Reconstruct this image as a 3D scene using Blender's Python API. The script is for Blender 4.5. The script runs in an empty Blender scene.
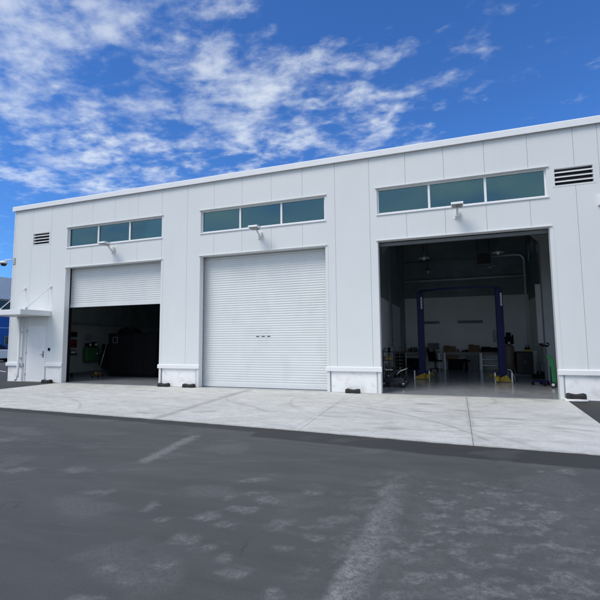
import bpy, bmesh, math, random
from mathutils import Vector, Matrix, noise
random.seed(7)
PI = math.pi; R = math.radians
scene = bpy.context.scene
C = scene.collection

# ------------------------------------------------------------------ materials
def nodes_of(m):
    m.use_nodes = True
    return m.node_tree.nodes, m.node_tree.links, m.node_tree.nodes['Principled BSDF']

def mat(name, col, rough=0.5, metal=0.0, var=0.08, scale=3.0, bump=0.0, bscale=40.0, spec=0.5, dirt=None):
    """Plain surface with soft procedural variation, optional grime colour and bump."""
    m = bpy.data.materials.new(name); N, L, b = nodes_of(m)
    tc = N.new('ShaderNodeTexCoord')
    n = N.new('ShaderNodeTexNoise'); n.inputs['Scale'].default_value = scale; n.inputs['Detail'].default_value = 6
    L.new(tc.outputs['Object'], n.inputs['Vector'])
    r = N.new('ShaderNodeValToRGB')
    r.color_ramp.elements[0].position = 0.3; r.color_ramp.elements[1].position = 0.7
    r.color_ramp.elements[0].color = [c*(1-var) for c in col] + [1]
    r.color_ramp.elements[1].color = [min(1, c*(1+var)) for c in col] + [1]
    L.new(n.outputs['Fac'], r.inputs['Fac'])
    out = r.outputs['Color']
    if dirt:
        n2 = N.new('ShaderNodeTexNoise'); n2.inputs['Scale'].default_value = dirt[1]; n2.inputs['Detail'].default_value = 8
        mp = N.new('ShaderNodeMapping'); mp.inputs['Scale'].default_value = dirt[3]
        L.new(tc.outputs['Object'], mp.inputs['Vector']); L.new(mp.outputs[0], n2.inputs['Vector'])
        r2 = N.new('ShaderNodeValToRGB'); r2.color_ramp.elements[0].position = dirt[2]; r2.color_ramp.elements[1].position = dirt[2]+0.25
        r2.color_ramp.elements[1].color = (dirt[4],)*3 + (1,)
        L.new(n2.outputs['Fac'], r2.inputs['Fac'])
        mx = N.new('ShaderNodeMix'); mx.data_type = 'RGBA'
        L.new(r2.outputs['Color'], mx.inputs[0]); L.new(out, mx.inputs[6]); mx.inputs[7].default_value = list(dirt[0]) + [1]
        out = mx.outputs[2]
    L.new(out, b.inputs['Base Color'])
    b.inputs['Roughness'].default_value = rough; b.inputs['Metallic'].default_value = metal
    b.inputs['Specular IOR Level'].default_value = spec
    if bump:
        n3 = N.new('ShaderNodeTexNoise'); n3.inputs['Scale'].default_value = bscale; n3.inputs['Detail'].default_value = 5
        L.new(tc.outputs['Object'], n3.inputs['Vector'])
        bp = N.new('ShaderNodeBump'); bp.inputs['Strength'].default_value = bump; bp.inputs['Distance'].default_value = 0.02
        L.new(n3.outputs['Fac'], bp.inputs['Height']); L.new(bp.outputs[0], b.inputs['Normal'])
    return m

def panel_mat():
    m = mat('panel_white', (0.68, 0.70, 0.69), 0.45, var=0.02, scale=0.7, dirt=((0.50, 0.51, 0.52), 1.6, 0.56, (1.8, 1.8, 0.16), 0.16))
    N = m.node_tree.nodes; L = m.node_tree.links; b = N['Principled BSDF']
    tc = N.new('ShaderNodeTexCoord'); n = N.new('ShaderNodeTexNoise'); n.inputs['Scale'].default_value = 0.9; n.inputs['Detail'].default_value = 2
    L.new(tc.outputs['Object'], n.inputs['Vector'])
    bp = N.new('ShaderNodeBump'); bp.inputs['Strength'].default_value = 0.25; bp.inputs['Distance'].default_value = 0.02
    L.new(n.outputs['Fac'], bp.inputs['Height']); L.new(bp.outputs[0], b.inputs['Normal'])
    return m

M = {}
M['panel'] = panel_mat()
M['trim'] = mat('trim_white', (0.77, 0.775, 0.78), 0.4, var=0.02)
M['plinth'] = mat('plinth_paint', (0.82, 0.82, 0.81), 0.7, var=0.03, scale=4, bump=0.15, dirt=((0.42, 0.40, 0.36), 3.2, 0.52, (1, 1, 1.4), 0.5))
M['backing'] = mat('seam_grey', (0.46, 0.48, 0.51), 0.8)
M['shutter'] = mat('shutter_paint', (0.66, 0.68, 0.675), 0.38, var=0.03, scale=2, dirt=((0.5, 0.5, 0.5), 2.0, 0.55, (1.2, 1.2, 0.5), 0.3))
M['guide'] = mat('guide_black', (0.006, 0.006, 0.007), 0.8, spec=0.1)
M['galv'] = mat('galvanised', (0.42, 0.44, 0.45), 0.35, metal=0.6)
M['steel'] = mat('steel_grey', (0.20, 0.22, 0.23), 0.5)
M['column_grey'] = mat('column_grey', (0.34, 0.37, 0.38), 0.55)
M['wallin'] = mat('interior_wall', (0.85, 0.86, 0.83), 0.75, var=0.05, scale=1.0)
M['dark_ins'] = mat('dark_insulation', (0.24, 0.30, 0.30), 0.85, var=0.15, scale=1.5)
M['ceil'] = mat('dark_ceiling', (0.12, 0.14, 0.15), 0.9)
M['wall_left_shaded'] = mat('left_wall_shaded', (0.30, 0.33, 0.34), 0.75)  # white wall darkened to grey: the left bay's shade put into the colour
M['baseb'] = mat('cove_base', (0.12, 0.13, 0.14), 0.6)
M['floor'] = mat('epoxy_floor', (0.36, 0.375, 0.40), 0.14, var=0.12, scale=1.3, bump=0.03, bscale=8, dirt=((0.13, 0.13, 0.13), 3, 0.56, (1, 1, 1), 0.5))
M['blue'] = mat('lift_navy', (0.004, 0.007, 0.060), 0.4, var=0.15, spec=0.2)
M['yellow'] = mat('safety_yellow', (0.42, 0.27, 0.015), 0.5, var=0.2, scale=12)
M['black'] = mat('black_matte', (0.007, 0.007, 0.008), 0.7, var=0.2, spec=0.15)
M['blackmetal'] = mat('black_gloss', (0.02, 0.021, 0.024), 0.3, var=0.2)
M['rubber'] = mat('black_rubber', (0.018, 0.018, 0.018), 0.75, var=0.25, scale=25, bump=0.3, bscale=60)
M['white'] = mat('white_paint', (0.78, 0.78, 0.78), 0.4, var=0.03)
M['chrome'] = mat('chrome', (0.6, 0.6, 0.62), 0.2, metal=1.0)
M['brown'] = mat('cardboard', (0.20, 0.115, 0.06), 0.85, var=0.2, scale=12)
M['tan'] = mat('tank_beige', (0.16, 0.125, 0.095), 0.5, var=0.12)
M['green'] = mat('green_paint', (0.015, 0.22, 0.055), 0.4, var=0.1)
M['darkgreen'] = mat('dark_green', (0.03, 0.12, 0.045), 0.6, var=0.15)
M['red'] = mat('dull_red', (0.16, 0.012, 0.025), 0.5)
M['lime'] = mat('lime_bristle', (0.35, 0.42, 0.08), 0.8)
M['wood'] = mat('bench_top', (0.24, 0.19, 0.14), 0.6, var=0.2, scale=9)
M['lens'] = mat('lamp_lens', (0.10, 0.10, 0.09), 0.25)
M['reflector'] = mat('lamp_reflector', (0.45, 0.47, 0.48), 0.3, metal=0.5)
M['slot'] = mat('slot_dark', (0.02, 0.022, 0.03), 0.6)
M['lblue'] = mat('building_blue', (0.012, 0.10, 0.38), 0.5, var=0.05, scale=1)
M['lwhite'] = mat('building_grey_white', (0.78, 0.79, 0.80), 0.6, var=0.04)
M['carpaint'] = mat('car_white', (0.75, 0.75, 0.76), 0.2, var=0.01)
M['carglass'] = mat('car_glass', (0.01, 0.012, 0.015), 0.05)
M['tyre'] = mat('tyre', (0.02, 0.02, 0.02), 0.8)
M['paint_line'] = mat('road_paint', (0.7, 0.7, 0.68), 0.8, var=0.15, scale=10)

def glass_mat(name, tint, refl, fac):
    m = bpy.data.materials.new(name); m.use_nodes = True; N = m.node_tree.nodes; L = m.node_tree.links
    N.remove(N['Principled BSDF'])
    t = N.new('ShaderNodeBsdfTransparent'); t.inputs[0].default_value = (*tint, 1)
    g = N.new('ShaderNodeBsdfGlossy'); g.inputs['Color'].default_value = (*refl, 1); g.inputs['Roughness'].default_value = 0.03
    tc = N.new('ShaderNodeTexCoord'); n = N.new('ShaderNodeTexNoise'); n.inputs['Scale'].default_value = 0.8; n.inputs['Detail'].default_value = 1
    L.new(tc.outputs['Object'], n.inputs['Vector'])
    bp = N.new('ShaderNodeBump'); bp.inputs['Strength'].default_value = 0.08; bp.inputs['Distance'].default_value = 0.03
    L.new(n.outputs['Fac'], bp.inputs['Height']); L.new(bp.outputs[0], g.inputs['Normal'])
    f = N.new('ShaderNodeFresnel'); f.inputs[0].default_value = 1.5
    a = N.new('ShaderNodeMath'); a.operation = 'ADD'; a.use_clamp = True; a.inputs[1].default_value = fac
    L.new(f.outputs[0], a.inputs[0])
    mx = N.new('ShaderNodeMixShader'); L.new(a.outputs[0], mx.inputs[0]); L.new(t.outputs[0], mx.inputs[1]); L.new(g.outputs[0], mx.inputs[2])
    L.new(mx.outputs[0], N['Material Output'].inputs['Surface'])
    return m
M['glass'] = glass_mat('tinted_glass', (0.24, 0.37, 0.36), (0.40, 0.70, 0.70), 0.15)
M['glass_side'] = glass_mat('tinted_side_glass', (0.60, 0.85, 0.92), (0.5, 0.8, 0.8), 0.0)

def asphalt_mat():
    m = bpy.data.materials.new('asphalt_sealed'); N, L, b = nodes_of(m)
    tc = N.new('ShaderNodeTexCoord')
    def noi(s, d=6, rg=0.55, sc=(1, 1, 1), rot=0, dist=0.0):
        mp = N.new('ShaderNodeMapping'); mp.inputs['Scale'].default_value = sc; mp.inputs['Rotation'].default_value = (0, 0, R(rot)); L.new(tc.outputs['Object'], mp.inputs[0])
        n = N.new('ShaderNodeTexNoise'); n.inputs['Scale'].default_value = s; n.inputs['Detail'].default_value = d
        n.inputs['Roughness'].default_value = rg; n.inputs['Distortion'].default_value = dist
        L.new(mp.outputs[0], n.inputs['Vector']); return n.outputs['Fac']
    def ramp(f, a, c0, c, c1):
        r = N.new('ShaderNodeValToRGB'); r.color_ramp.elements[0].position = a; r.color_ramp.elements[1].position = c
        r.color_ramp.elements[0].color = (*c0, 1); r.color_ramp.elements[1].color = (*c1, 1); L.new(f, r.inputs[0]); return r.outputs[0]
    def mix(f, a, c, mode='MIX'):
        x = N.new('ShaderNodeMix'); x.data_type = 'RGBA'; x.blend_type = mode
        if isinstance(f, (int, float)): x.inputs[0].default_value = f
        else: L.new(f, x.inputs[0])
        L.new(a, x.inputs[6])
        if isinstance(c, tuple): x.inputs[7].default_value = (*c, 1)
        else: L.new(c, x.inputs[7])
        return x.outputs[2]
    def mul(a, c):
        x = N.new('ShaderNodeMath'); x.operation = 'MULTIPLY'; x.use_clamp = True
        L.new(a, x.inputs[0])
        if isinstance(c, (int, float)): x.inputs[1].default_value = c
        else: L.new(c, x.inputs[1])
        return x.outputs[0]
    base = ramp(noi(0.55, 10, 0.62, dist=0.5), 0.3, (0.076, 0.0765, 0.073), 0.7, (0.090, 0.090, 0.085))
    base = mix(1.0, base, ramp(noi(2.2, 6, 0.6, (0.35, 1.6, 1), -20, 0.6), 0.35, (0.90,)*3, 0.65, (1.10,)*3), 'MULTIPLY')
    se = N.new('ShaderNodeAttribute'); se.attribute_name = 'seal'
    base = mix(se.outputs['Fac'], base, (0.044, 0.043, 0.040))
    base = mix(1.0, base, ramp(noi(260, 2, 0.8), 0.32, (0.62,)*3, 0.70, (1.42,)*3), 'MULTIPLY')
    at = N.new('ShaderNodeAttribute'); at.attribute_name = 'wear'
    g = mul(ramp(noi(170, 3, 0.85), 0.42, (0.12,)*3, 0.58, (1.0,)*3), ramp(noi(26, 6, 0.75), 0.38, (0.18,)*3, 0.56, (1.0,)*3))
    col = mix(mul(at.outputs['Fac'], g), base, (0.46, 0.45, 0.43))
    # grit and short brushed strokes of the sealer in two directions
    col = mix(1.0, col, ramp(noi(95, 4, 0.85), 0.36, (0.80,)*3, 0.64, (1.22,)*3), 'MULTIPLY')
    for sc_, ro_, lo in (((0.22, 3.0, 1), 18, 0.60), ((0.25, 2.6, 1), -38, 0.62)):
        col = mix(mul(ramp(noi(7.0, 7, 0.7, sc_, ro_, 0.3), lo, (0,)*3, lo+0.14, (0.40,)*3), ramp(noi(60, 3, 0.8), 0.4, (0.3,)*3, 0.6, (1,)*3)), col, (0.20, 0.195, 0.18))
    # hairline cracks
    v = N.new('ShaderNodeTexVoronoi'); v.feature = 'DISTANCE_TO_EDGE'; v.inputs['Scale'].default_value = 0.55
    n = N.new('ShaderNodeTexNoise'); n.inputs['Scale'].default_value = 2.5; n.inputs['Detail'].default_value = 6; L.new(tc.outputs['Object'], n.inputs['Vector'])
    va = N.new('ShaderNodeVectorMath'); va.operation = 'MULTIPLY_ADD'; va.inputs[1].default_value = (0.7, 0.7, 0.7); L.new(n.outputs['Color'], va.inputs[0]); L.new(tc.outputs['Object'], va.inputs[2])
    L.new(va.outputs[0], v.inputs['Vector'])
    cr = mul(ramp(v.outputs['Distance'], 0.0, (1,)*3, 0.006, (0,)*3), ramp(noi(0.8, 3), 0.52, (0,)*3, 0.60, (0.55,)*3))
    col = mix(cr, col, (0.03, 0.03, 0.032))
    L.new(col, b.inputs['Base Color']); b.inputs['Roughness'].default_value = 0.75
    b.inputs['Specular IOR Level'].default_value = 0.35
    bp = N.new('ShaderNodeBump'); bp.inputs['Strength'].default_value = 0.25; bp.inputs['Distance'].default_value = 0.004
    L.new(noi(230, 3, 0.8), bp.inputs['Height']); L.new(bp.outputs[0], b.inputs['Normal'])
    return m
M['asphalt'] = asphalt_mat()
M['asphalt_new'] = mat('asphalt_new', (0.048, 0.050, 0.055), 0.85, var=0.15, scale=2, bump=0.5, bscale=120)

def concrete_mat():
    m = bpy.data.materials.new('apron_concrete'); N, L, b = nodes_of(m)
    tc = N.new('ShaderNodeTexCoord')
    mp = N.new('ShaderNodeMapping'); mp.inputs['Rotation'].default_value = (0, 0, R(-14)); mp.inputs['Scale'].default_value = (0.8, 1.7, 1)
    L.new(tc.outputs['Object'], mp.inputs['Vector'])
    def noi(s, d, v):
        n = N.new('ShaderNodeTexNoise'); n.inputs['Scale'].default_value = s; n.inputs['Detail'].default_value = d; n.inputs['Roughness'].default_value = 0.62
        n.inputs['Distortion'].default_value = 1.1
        L.new(v, n.inputs['Vector']); return n.outputs['Fac']
    def ramp(f, a, c0, c, c1):
        r = N.new('ShaderNodeValToRGB'); r.color_ramp.elements[0].position = a; r.color_ramp.elements[1].position = c
        r.color_ramp.elements[0].color = (*c0, 1); r.color_ramp.elements[1].color = (*c1, 1); L.new(f, r.inputs[0]); return r.outputs[0]
    st = ramp(noi(2.6, 10, mp.outputs[0]), 0.34, (0.50, 0.49, 0.45), 0.60, (0.64, 0.63, 0.585))
    big = ramp(noi(0.5, 4, tc.outputs['Object']), 0.3, (0.90, 0.90, 0.89), 0.7, (1.05,)*3)
    fi = ramp(noi(45, 5, tc.outputs['Object']), 0.32, (0.84,)*3, 0.68, (1.12,)*3)
    def mulc(a, c):
        x = N.new('ShaderNodeMix'); x.data_type = 'RGBA'; x.blend_type = 'MULTIPLY'; x.inputs[0].default_value = 1
        L.new(a, x.inputs[6]); L.new(c, x.inputs[7]); return x.outputs[2]
    col = mulc(mulc(st, big), fi)
    at = N.new('ShaderNodeAttribute'); at.attribute_name = 'wear'
    mx = N.new('ShaderNodeMix'); mx.data_type = 'RGBA'; L.new(at.outputs['Fac'], mx.inputs[0]); L.new(col, mx.inputs[6]); mx.inputs[7].default_value = (0.20, 0.19, 0.175, 1)
    L.new(mx.outputs[2], b.inputs['Base Color']); b.inputs['Roughness'].default_value = 0.85
    bp = N.new('ShaderNodeBump'); bp.inputs['Strength'].default_value = 0.25; bp.inputs['Distance'].default_value = 0.006
    L.new(noi(70, 5, tc.outputs['Object']), bp.inputs['Height']); L.new(bp.outputs[0], b.inputs['Normal'])
    return m
M['concrete'] = concrete_mat()

# ------------------------------------------------------------------ mesh builder
class MB:
    def __init__(s): s.bm = bmesh.new()
    def box(s, a, b):
        x0, x1 = sorted((a[0], b[0])); y0, y1 = sorted((a[1], b[1])); z0, z1 = sorted((a[2], b[2]))
        v = [s.bm.verts.new(p) for p in ((x0,y0,z0),(x1,y0,z0),(x1,y1,z0),(x0,y1,z0),(x0,y0,z1),(x1,y0,z1),(x1,y1,z1),(x0,y1,z1))]
        for f in ((3,2,1,0),(4,5,6,7),(0,1,5,4),(1,2,6,5),(2,3,7,6),(3,0,4,7)): s.bm.faces.new([v[i] for i in f])
        return v
    def obox(s, c, size, rot=(0,0,0)):
        """box centred on c with a rotation (x, y, z in degrees)"""
        h = [d/2 for d in size]
        v = s.box([-d for d in h], h)
        m = Matrix.Translation(c) @ Matrix.Rotation(R(rot[2]), 4, 'Z') @ Matrix.Rotation(R(rot[1]), 4, 'Y') @ Matrix.Rotation(R(rot[0]), 4, 'X')
        for q in v: q.co = m @ q.co
        return s
    def cyl(s, a, b, r0, r1=None, n=16):
        a = Vector(a); b = Vector(b); r1 = r0 if r1 is None else r1
        d = (b-a).normalized(); t = Vector((0,0,1)) if abs(d.z) < 0.9 else Vector((1,0,0))
        u = d.cross(t).normalized(); w = d.cross(u)
        A = [s.bm.verts.new(a+(u*math.cos(2*PI*i/n)+w*math.sin(2*PI*i/n))*r0) for i in range(n)]
        B = [s.bm.verts.new(b+(u*math.cos(2*PI*i/n)+w*math.sin(2*PI*i/n))*r1) for i in range(n)]
        for i in range(n):
            f = s.bm.faces.new((A[i], A[(i+1)%n], B[(i+1)%n], B[i])); f.smooth = True
        s.bm.faces.new(A[::-1]); s.bm.faces.new(B)
        return s
    def tube(s, pts, r, n=10):
        pts = [Vector(p) for p in pts]; rings = []
        for i, p in enumerate(pts):
            d = (pts[min(i+1, len(pts)-1)]-pts[max(i-1, 0)]).normalized()
            t = Vector((0,0,1)) if abs(d.z) < 0.95 else Vector((0,1,0))
            u = d.cross(t).normalized(); w = d.cross(u)
            rings.append([s.bm.verts.new(p+(u*math.cos(2*PI*k/n)+w*math.sin(2*PI*k/n))*r) for k in range(n)])
        for a, b in zip(rings, rings[1:]):
            for k in range(n):
                f = s.bm.faces.new((a[k], a[(k+1)%n], b[(k+1)%n], b[k])); f.smooth = True
        s.bm.faces.new(rings[0][::-1]); s.bm.faces.new(rings[-1])
        return s
    def lathe(s, prof, c=(0,0,0), n=24, axis='z'):
        rings = []
        for r, z in prof:
            ring = []
            for k in range(n):
                q = (r*math.cos(2*PI*k/n), r*math.sin(2*PI*k/n), z)
                if axis == 'x': q = (q[2], q[0], q[1])
                if axis == 'y': q = (q[0], q[2], q[1])
                ring.append(s.bm.verts.new(Vector(q)+Vector(c)))
            rings.append(ring)
        for a, b in zip(rings, rings[1:]):
            for k in range(n):
                f = s.bm.faces.new((a[k], a[(k+1)%n], b[(k+1)%n], b[k])); f.smooth = True
        s.bm.faces.new(rings[0][::-1]); s.bm.faces.new(rings[-1])
        return s
    def prism(s, pts, a, b, axis='x'):
        """polygon (2-D points) extruded from a to b along axis"""
        def P(q, t):
            return {'x': (t, q[0], q[1]), 'y': (q[0], t, q[1]), 'z': (q[0], q[1], t)}[axis]
        A = [s.bm.verts.new(P(q, a)) for q in pts]; B = [s.bm.verts.new(P(q, b)) for q in pts]
        n = len(pts)
        for i in range(n): s.bm.faces.new((A[i], A[(i+1)%n], B[(i+1)%n], B[i]))
        s.bm.faces.new(A[::-1]); s.bm.faces.new(B)
        return s
    def build(s, name, m, parent=None, bevel=0, loc=None):
        bmesh.ops.recalc_face_normals(s.bm, faces=s.bm.faces)
        me = bpy.data.meshes.new(name); s.bm.to_mesh(me); s.bm.free()
        me.materials.append(M[m] if isinstance(m, str) else m)
        o = bpy.data.objects.new(name, me); C.objects.link(o)
        if parent: o.parent = parent
        if loc: o.location = loc
        if bevel:
            bv = o.modifiers.new('bevel', 'BEVEL'); bv.width = bevel; bv.segments = 2; bv.limit_method = 'ANGLE'; bv.angle_limit = R(50)
        return o

def tag(o, label, cat, group=None):
    o['label'] = label; o['category'] = cat
    if group: o['group'] = group
    return o
def thing(name, label, cat, loc=(0,0,0), rz=0, group=None):
    o = bpy.data.objects.new(name, None); C.objects.link(o); o.empty_display_size = 0.2
    o.location = loc; o.rotation_euler = (0, 0, R(rz))
    return tag(o, label, cat, group)
def struct(o): o['kind'] = 'structure'; return o
def dup(root, loc, rz, label):
    def cp(o, parent):
        c = o.copy(); C.objects.link(c); c.parent = parent
        for ch in [x for x in bpy.data.objects if x.parent == o]: cp(ch, c)
        return c
    r = cp(root, None); r.location = loc; r.rotation_euler = (0, 0, R(rz)); r['label'] = label
    return r

# ------------------------------------------------------------------ facade dimensions
H = 4.27; W = 4.30; X0 = [0.0, 5.842, 11.684]
XL, XR, YB = -2.80, 17.55, 11.25
ZW0, ZW1 = 5.04, 5.80
ZC0, ZC1 = 6.72, 6.915
CAPZ0, CAPZ1 = 0.60, 0.71
DX0, DX1, DZ = -1.93, -0.86, 2.20      # pedestrian door opening
LV = [(-1.79, -0.88), (16.12, 17.02)]; LZ = (5.27, 5.74)
seams = [-2.66, -1.81] + [0.2+1.025*k for k in range(-1, 17)] + [17.12]
seams[3-1] = -0.82

bld = thing('garage_building', 'long white panel clad garage with three tall vehicle openings and green tinted windows', 'building')

holes = [(x, x+W, 0, H) for x in X0] + [(x, x+W, ZW0, ZW1) for x in X0] + [(DX0, DX1, 0, DZ)] + [(a, b, LZ[0], LZ[1]) for a, b in LV]

def cut_intervals(x0, x1, z0, z1):
    """rectangles of the strip x0..x1, z0..z1 left over after the holes"""
    xs = sorted({x0, x1} | {h[i] for h in holes for i in (0, 1) if x0 < h[i] < x1})
    out = []
    for a, b in zip(xs, xs[1:]):
        mid = (a+b)/2; z = z0
        for h in sorted([h for h in holes if h[0] < mid < h[1] and h[3] > z0], key=lambda h: h[2]):
            if h[2] > z: out.append((a, b, z, h[2]))
            z = max(z, h[3])
        if z < z1: out.append((a, b, z, z1))
    return out

# wall core behind the cladding (0.22 m thick)
mb = MB()
for a, b, c, d in cut_intervals(XL+0.01, XR-0.01, 0.0, ZC0+0.1): mb.box((a, 0.030, c), (b, 0.20, d))
mb.build('wall', 'backing', bld)
# cladding panels with real 12 mm joints
mb = MB(); g = 0.0032
xs = [XL] + seams + [XR]
for i, (a, b) in enumerate(zip(xs, xs[1:])):
    a2 = a+(g if i else 0); b2 = b-(g if i < len(xs)-2 else 0)
    for r in cut_intervals(a2, b2, CAPZ1-0.02, ZC0+0.05): mb.box((r[0], 0.0, r[2]), (r[1], 0.034, r[3]))
mb.build('cladding', 'panel', bld)
# painted reveals lining every opening
mb = MB()
for k, (a, b, c, d) in enumerate(holes[:6]):
    mb.box((a-0.02, 0.002, c), (a+0.006, 0.203, d)); mb.box((b-0.006, 0.002, c), (b+0.02, 0.203, d))
    mb.box((a+0.006, 0.002, d-0.006), (b-0.006, 0.203, d+0.02))
    if c > 1: mb.box((a+0.006, 0.002, c-0.02), (b-0.006, 0.203, c+0.006))
mb.build('reveal', 'trim', bld)
# jamb casings beside the vehicle openings, in front of the plinth recess
for x in X0:
    for a, b in ((x-0.085, x-0.001), (x+W+0.001, x+W+0.085)):
        mb = MB(); mb.box((a, -0.006, 0.0), (b, 0.001, H-0.001)); mb.build('casing', 'panel', bld, bevel=0.002)
# drip flashings with turned ends
for x in X0:
    for z in (H, ZW1):
        mb = MB()
        mb.prism([(0.0, z+0.035), (-0.038, z+0.018), (-0.038, z-0.006), (-0.034, z-0.006), (-0.032, z+0.008), (0.0, z+0.008)], x-0.045, x+W+0.045, 'x')
        mb.build('drip_flashing', 'panel', bld)
# plinths and their sloping caps
pl = [(XL, DX0-0.06), (DX1+0.05, -0.12), (X0[0]+W+0.12, X0[1]-0.12), (X0[1]+W+0.12, X0[2]-0.12), (X0[2]+W+0.12, XR)]
ends = [(XL-0.06, DX0-0.05), (DX1+0.05, 0.03), (X0[0]+W-0.03, X0[1]+0.03), (X0[1]+W-0.03, X0[2]+0.03), (X0[2]+W-0.03, XR+0.06)]
for (a, b), (c, d) in zip(pl, ends):
    m1 = MB(); m1.box((a, 0.022, 0.0), (b, 0.20, CAPZ0+0.02)); p = m1.build('plinth', 'plinth', bld, bevel=0.004)
    m1 = MB(); m1.prism([(-0.002, CAPZ1+0.02), (-0.045, CAPZ1), (-0.045, CAPZ0), (-0.037, CAPZ0), (-0.032, CAPZ0+0.02), (0.02, CAPZ0+0.02), (0.02, CAPZ1)], c, d, 'x')
    m1.build('plinth_cap', 'trim', p)
# other outside walls, roof, coping
mb = MB()
mb.box((XL, 0.22, 0), (XL+0.2, YB, ZC0+0.05)); mb.build('wall', 'panel', bld)
SY0, SY1, SZ0, SZ1 = 7.4, 10.4, 5.08, 5.82        # window high in the right side wall
mb = MB()
mb.box((XR-0.2, 0.22, 0), (XR, YB, SZ0)); mb.box((XR-0.2, 0.22, SZ0), (XR, SY0, ZC0+0.05)); mb.box((XR-0.2, SY1, SZ0), (XR, YB, ZC0+0.05))
mb.box((XR-0.2, SY0, SZ1), (XR, SY1, ZC0+0.05)); mb.build('wall', 'panel', bld)
mb = MB(); mb.box((XL+0.2, YB-0.2, 0), (XR-0.2, YB, ZC0+0.05)); mb.build('wall', 'panel', bld)
mb = MB(); mb.box((XL+0.18, 0.2, 6.55), (XR-0.18, YB-0.18, 6.70)); mb.build('roof', 'ceil', bld)
mb = MB()
cp = [(-0.085, ZC0), (-0.085, ZC1-0.03), (-0.06, ZC1), (0.35, ZC1-0.02), (0.35, ZC0+0.03), (0.0, ZC0+0.03), (-0.07, ZC0+0.02), (-0.075, ZC0)]
mb.prism(cp, XL-0.08, XR+0.08, 'x')
mb.box((XL-0.08, 0.353, ZC0+0.03), (XL+0.27, YB+0.05, ZC1-0.005)); mb.box((XR-0.27, 0.353, ZC0+0.03), (XR+0.08, YB+0.05, ZC1-0.005))
mb.box((XL+0.272, YB-0.3, ZC0+0.03), (XR-0.272, YB+0.05, ZC1-0.005))
mb.build('coping', 'trim', bld, bevel=0.008)
mb = MB(); mb.box((XL-0.012, -0.012, CAPZ1+0.02), (XL-0.001, 0.12, ZC0-0.001)); mb.box((XL-0.001, -0.012, CAPZ1+0.02), (XL+0.03, -0.001, ZC0-0.001)); mb.build('corner_trim', 'trim', bld)

# ------------------------------------------------------------------ windows
for x in X0:
    mb = MB(); y0, y1 = 0.07, 0.15; f = 0.042
    a, b = x+0.006, x+W-0.006; c, d = ZW0+0.006, ZW1-0.006
    mb.box((a, y0, c), (a+f, y1, d)); mb.box((b-f, y0, c), (b, y1, d)); mb.box((a+f, y0, c), (b-f, y1, c+f)); mb.box((a+f, y0, d-f), (b-f, y1, d))
    for k in (1, 2):
        xm = x+W*k/3; mb.box((xm-0.03, y0-0.004, c+f), (xm+0.03, y1-0.004, d-f))
    w = mb.build('window', 'white', bld, bevel=0.004)
    mb = MB()
    for k in range(3):
        l = x+W*k/3+(0.048 if k == 0 else 0.03); r_ = x+W*(k+1)/3-(0.048 if k == 2 else 0.03)
        mb.box((l, 0.108, c+f), (r_, 0.116, d-f))
    mb.build('pane', 'glass', w)
    mb = MB(); mb.prism([(0.10, ZW0+0.012), (-0.03, ZW0-0.006), (-0.03, ZW0-0.038), (-0.001, ZW0-0.038), (-0.001, ZW0-0.02), (0.10, ZW0-0.0)], x-0.02, x+W+0.02, 'x')
    mb.build('sill', 'trim', w)
# side window
mb = MB()
for q in range(3):
    y = SY0+(SY1-SY0)*q/2; yy = min(max(y, SY0+0.03), SY1-0.03); mb.box((XR-0.14, yy-0.03, SZ0), (XR-0.06, yy+0.03, SZ1))
mb.box((XR-0.137, SY0+0.002, SZ0), (XR-0.063, SY1-0.002, SZ0+0.05)); mb.box((XR-0.137, SY0+0.002, SZ1-0.05), (XR-0.063, SY1-0.002, SZ1))
w = mb.build('window', 'white', bld)
mb = MB(); mb.box((XR-0.105, SY0+0.06, SZ0+0.05), (XR-0.098, SY1-0.06, SZ1-0.05)); mb.build('pane', 'glass_side', w)

# louvred vents
for a, b in LV:
    mb = MB(); c, d = LZ; f = 0.035
    mb.box((a-0.02, -0.006, c-0.02), (a+f, 0.10, d+0.02)); mb.box((b-f, -0.006, c-0.02), (b+0.02, 0.10, d+0.02))
    mb.box((a+f, -0.006, c-0.02), (b-f, 0.10, c+f*.6)); mb.box((a+f, -0.006, d-f*.6), (b-f, 0.10, d+0.02))
    lv = mb.build('louvre_vent', 'panel', bld)
    n = 4; p = (d-c)/n
    for k in range(n-1):
        z = c+p*(k+1)
        mb = MB(); mb.prism([(-0.012, z-0.028), (-0.012, z-0.012), (0.09, z+0.05), (0.09, z+0.03)], a+f+0.001, b-f-0.001, 'x'); mb.build('slat', 'trim', lv)
    mb = MB(); mb.box((a+f, 0.11, c), (b-f, 0.13, d)); mb.build('backing', 'slot', lv)

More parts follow.
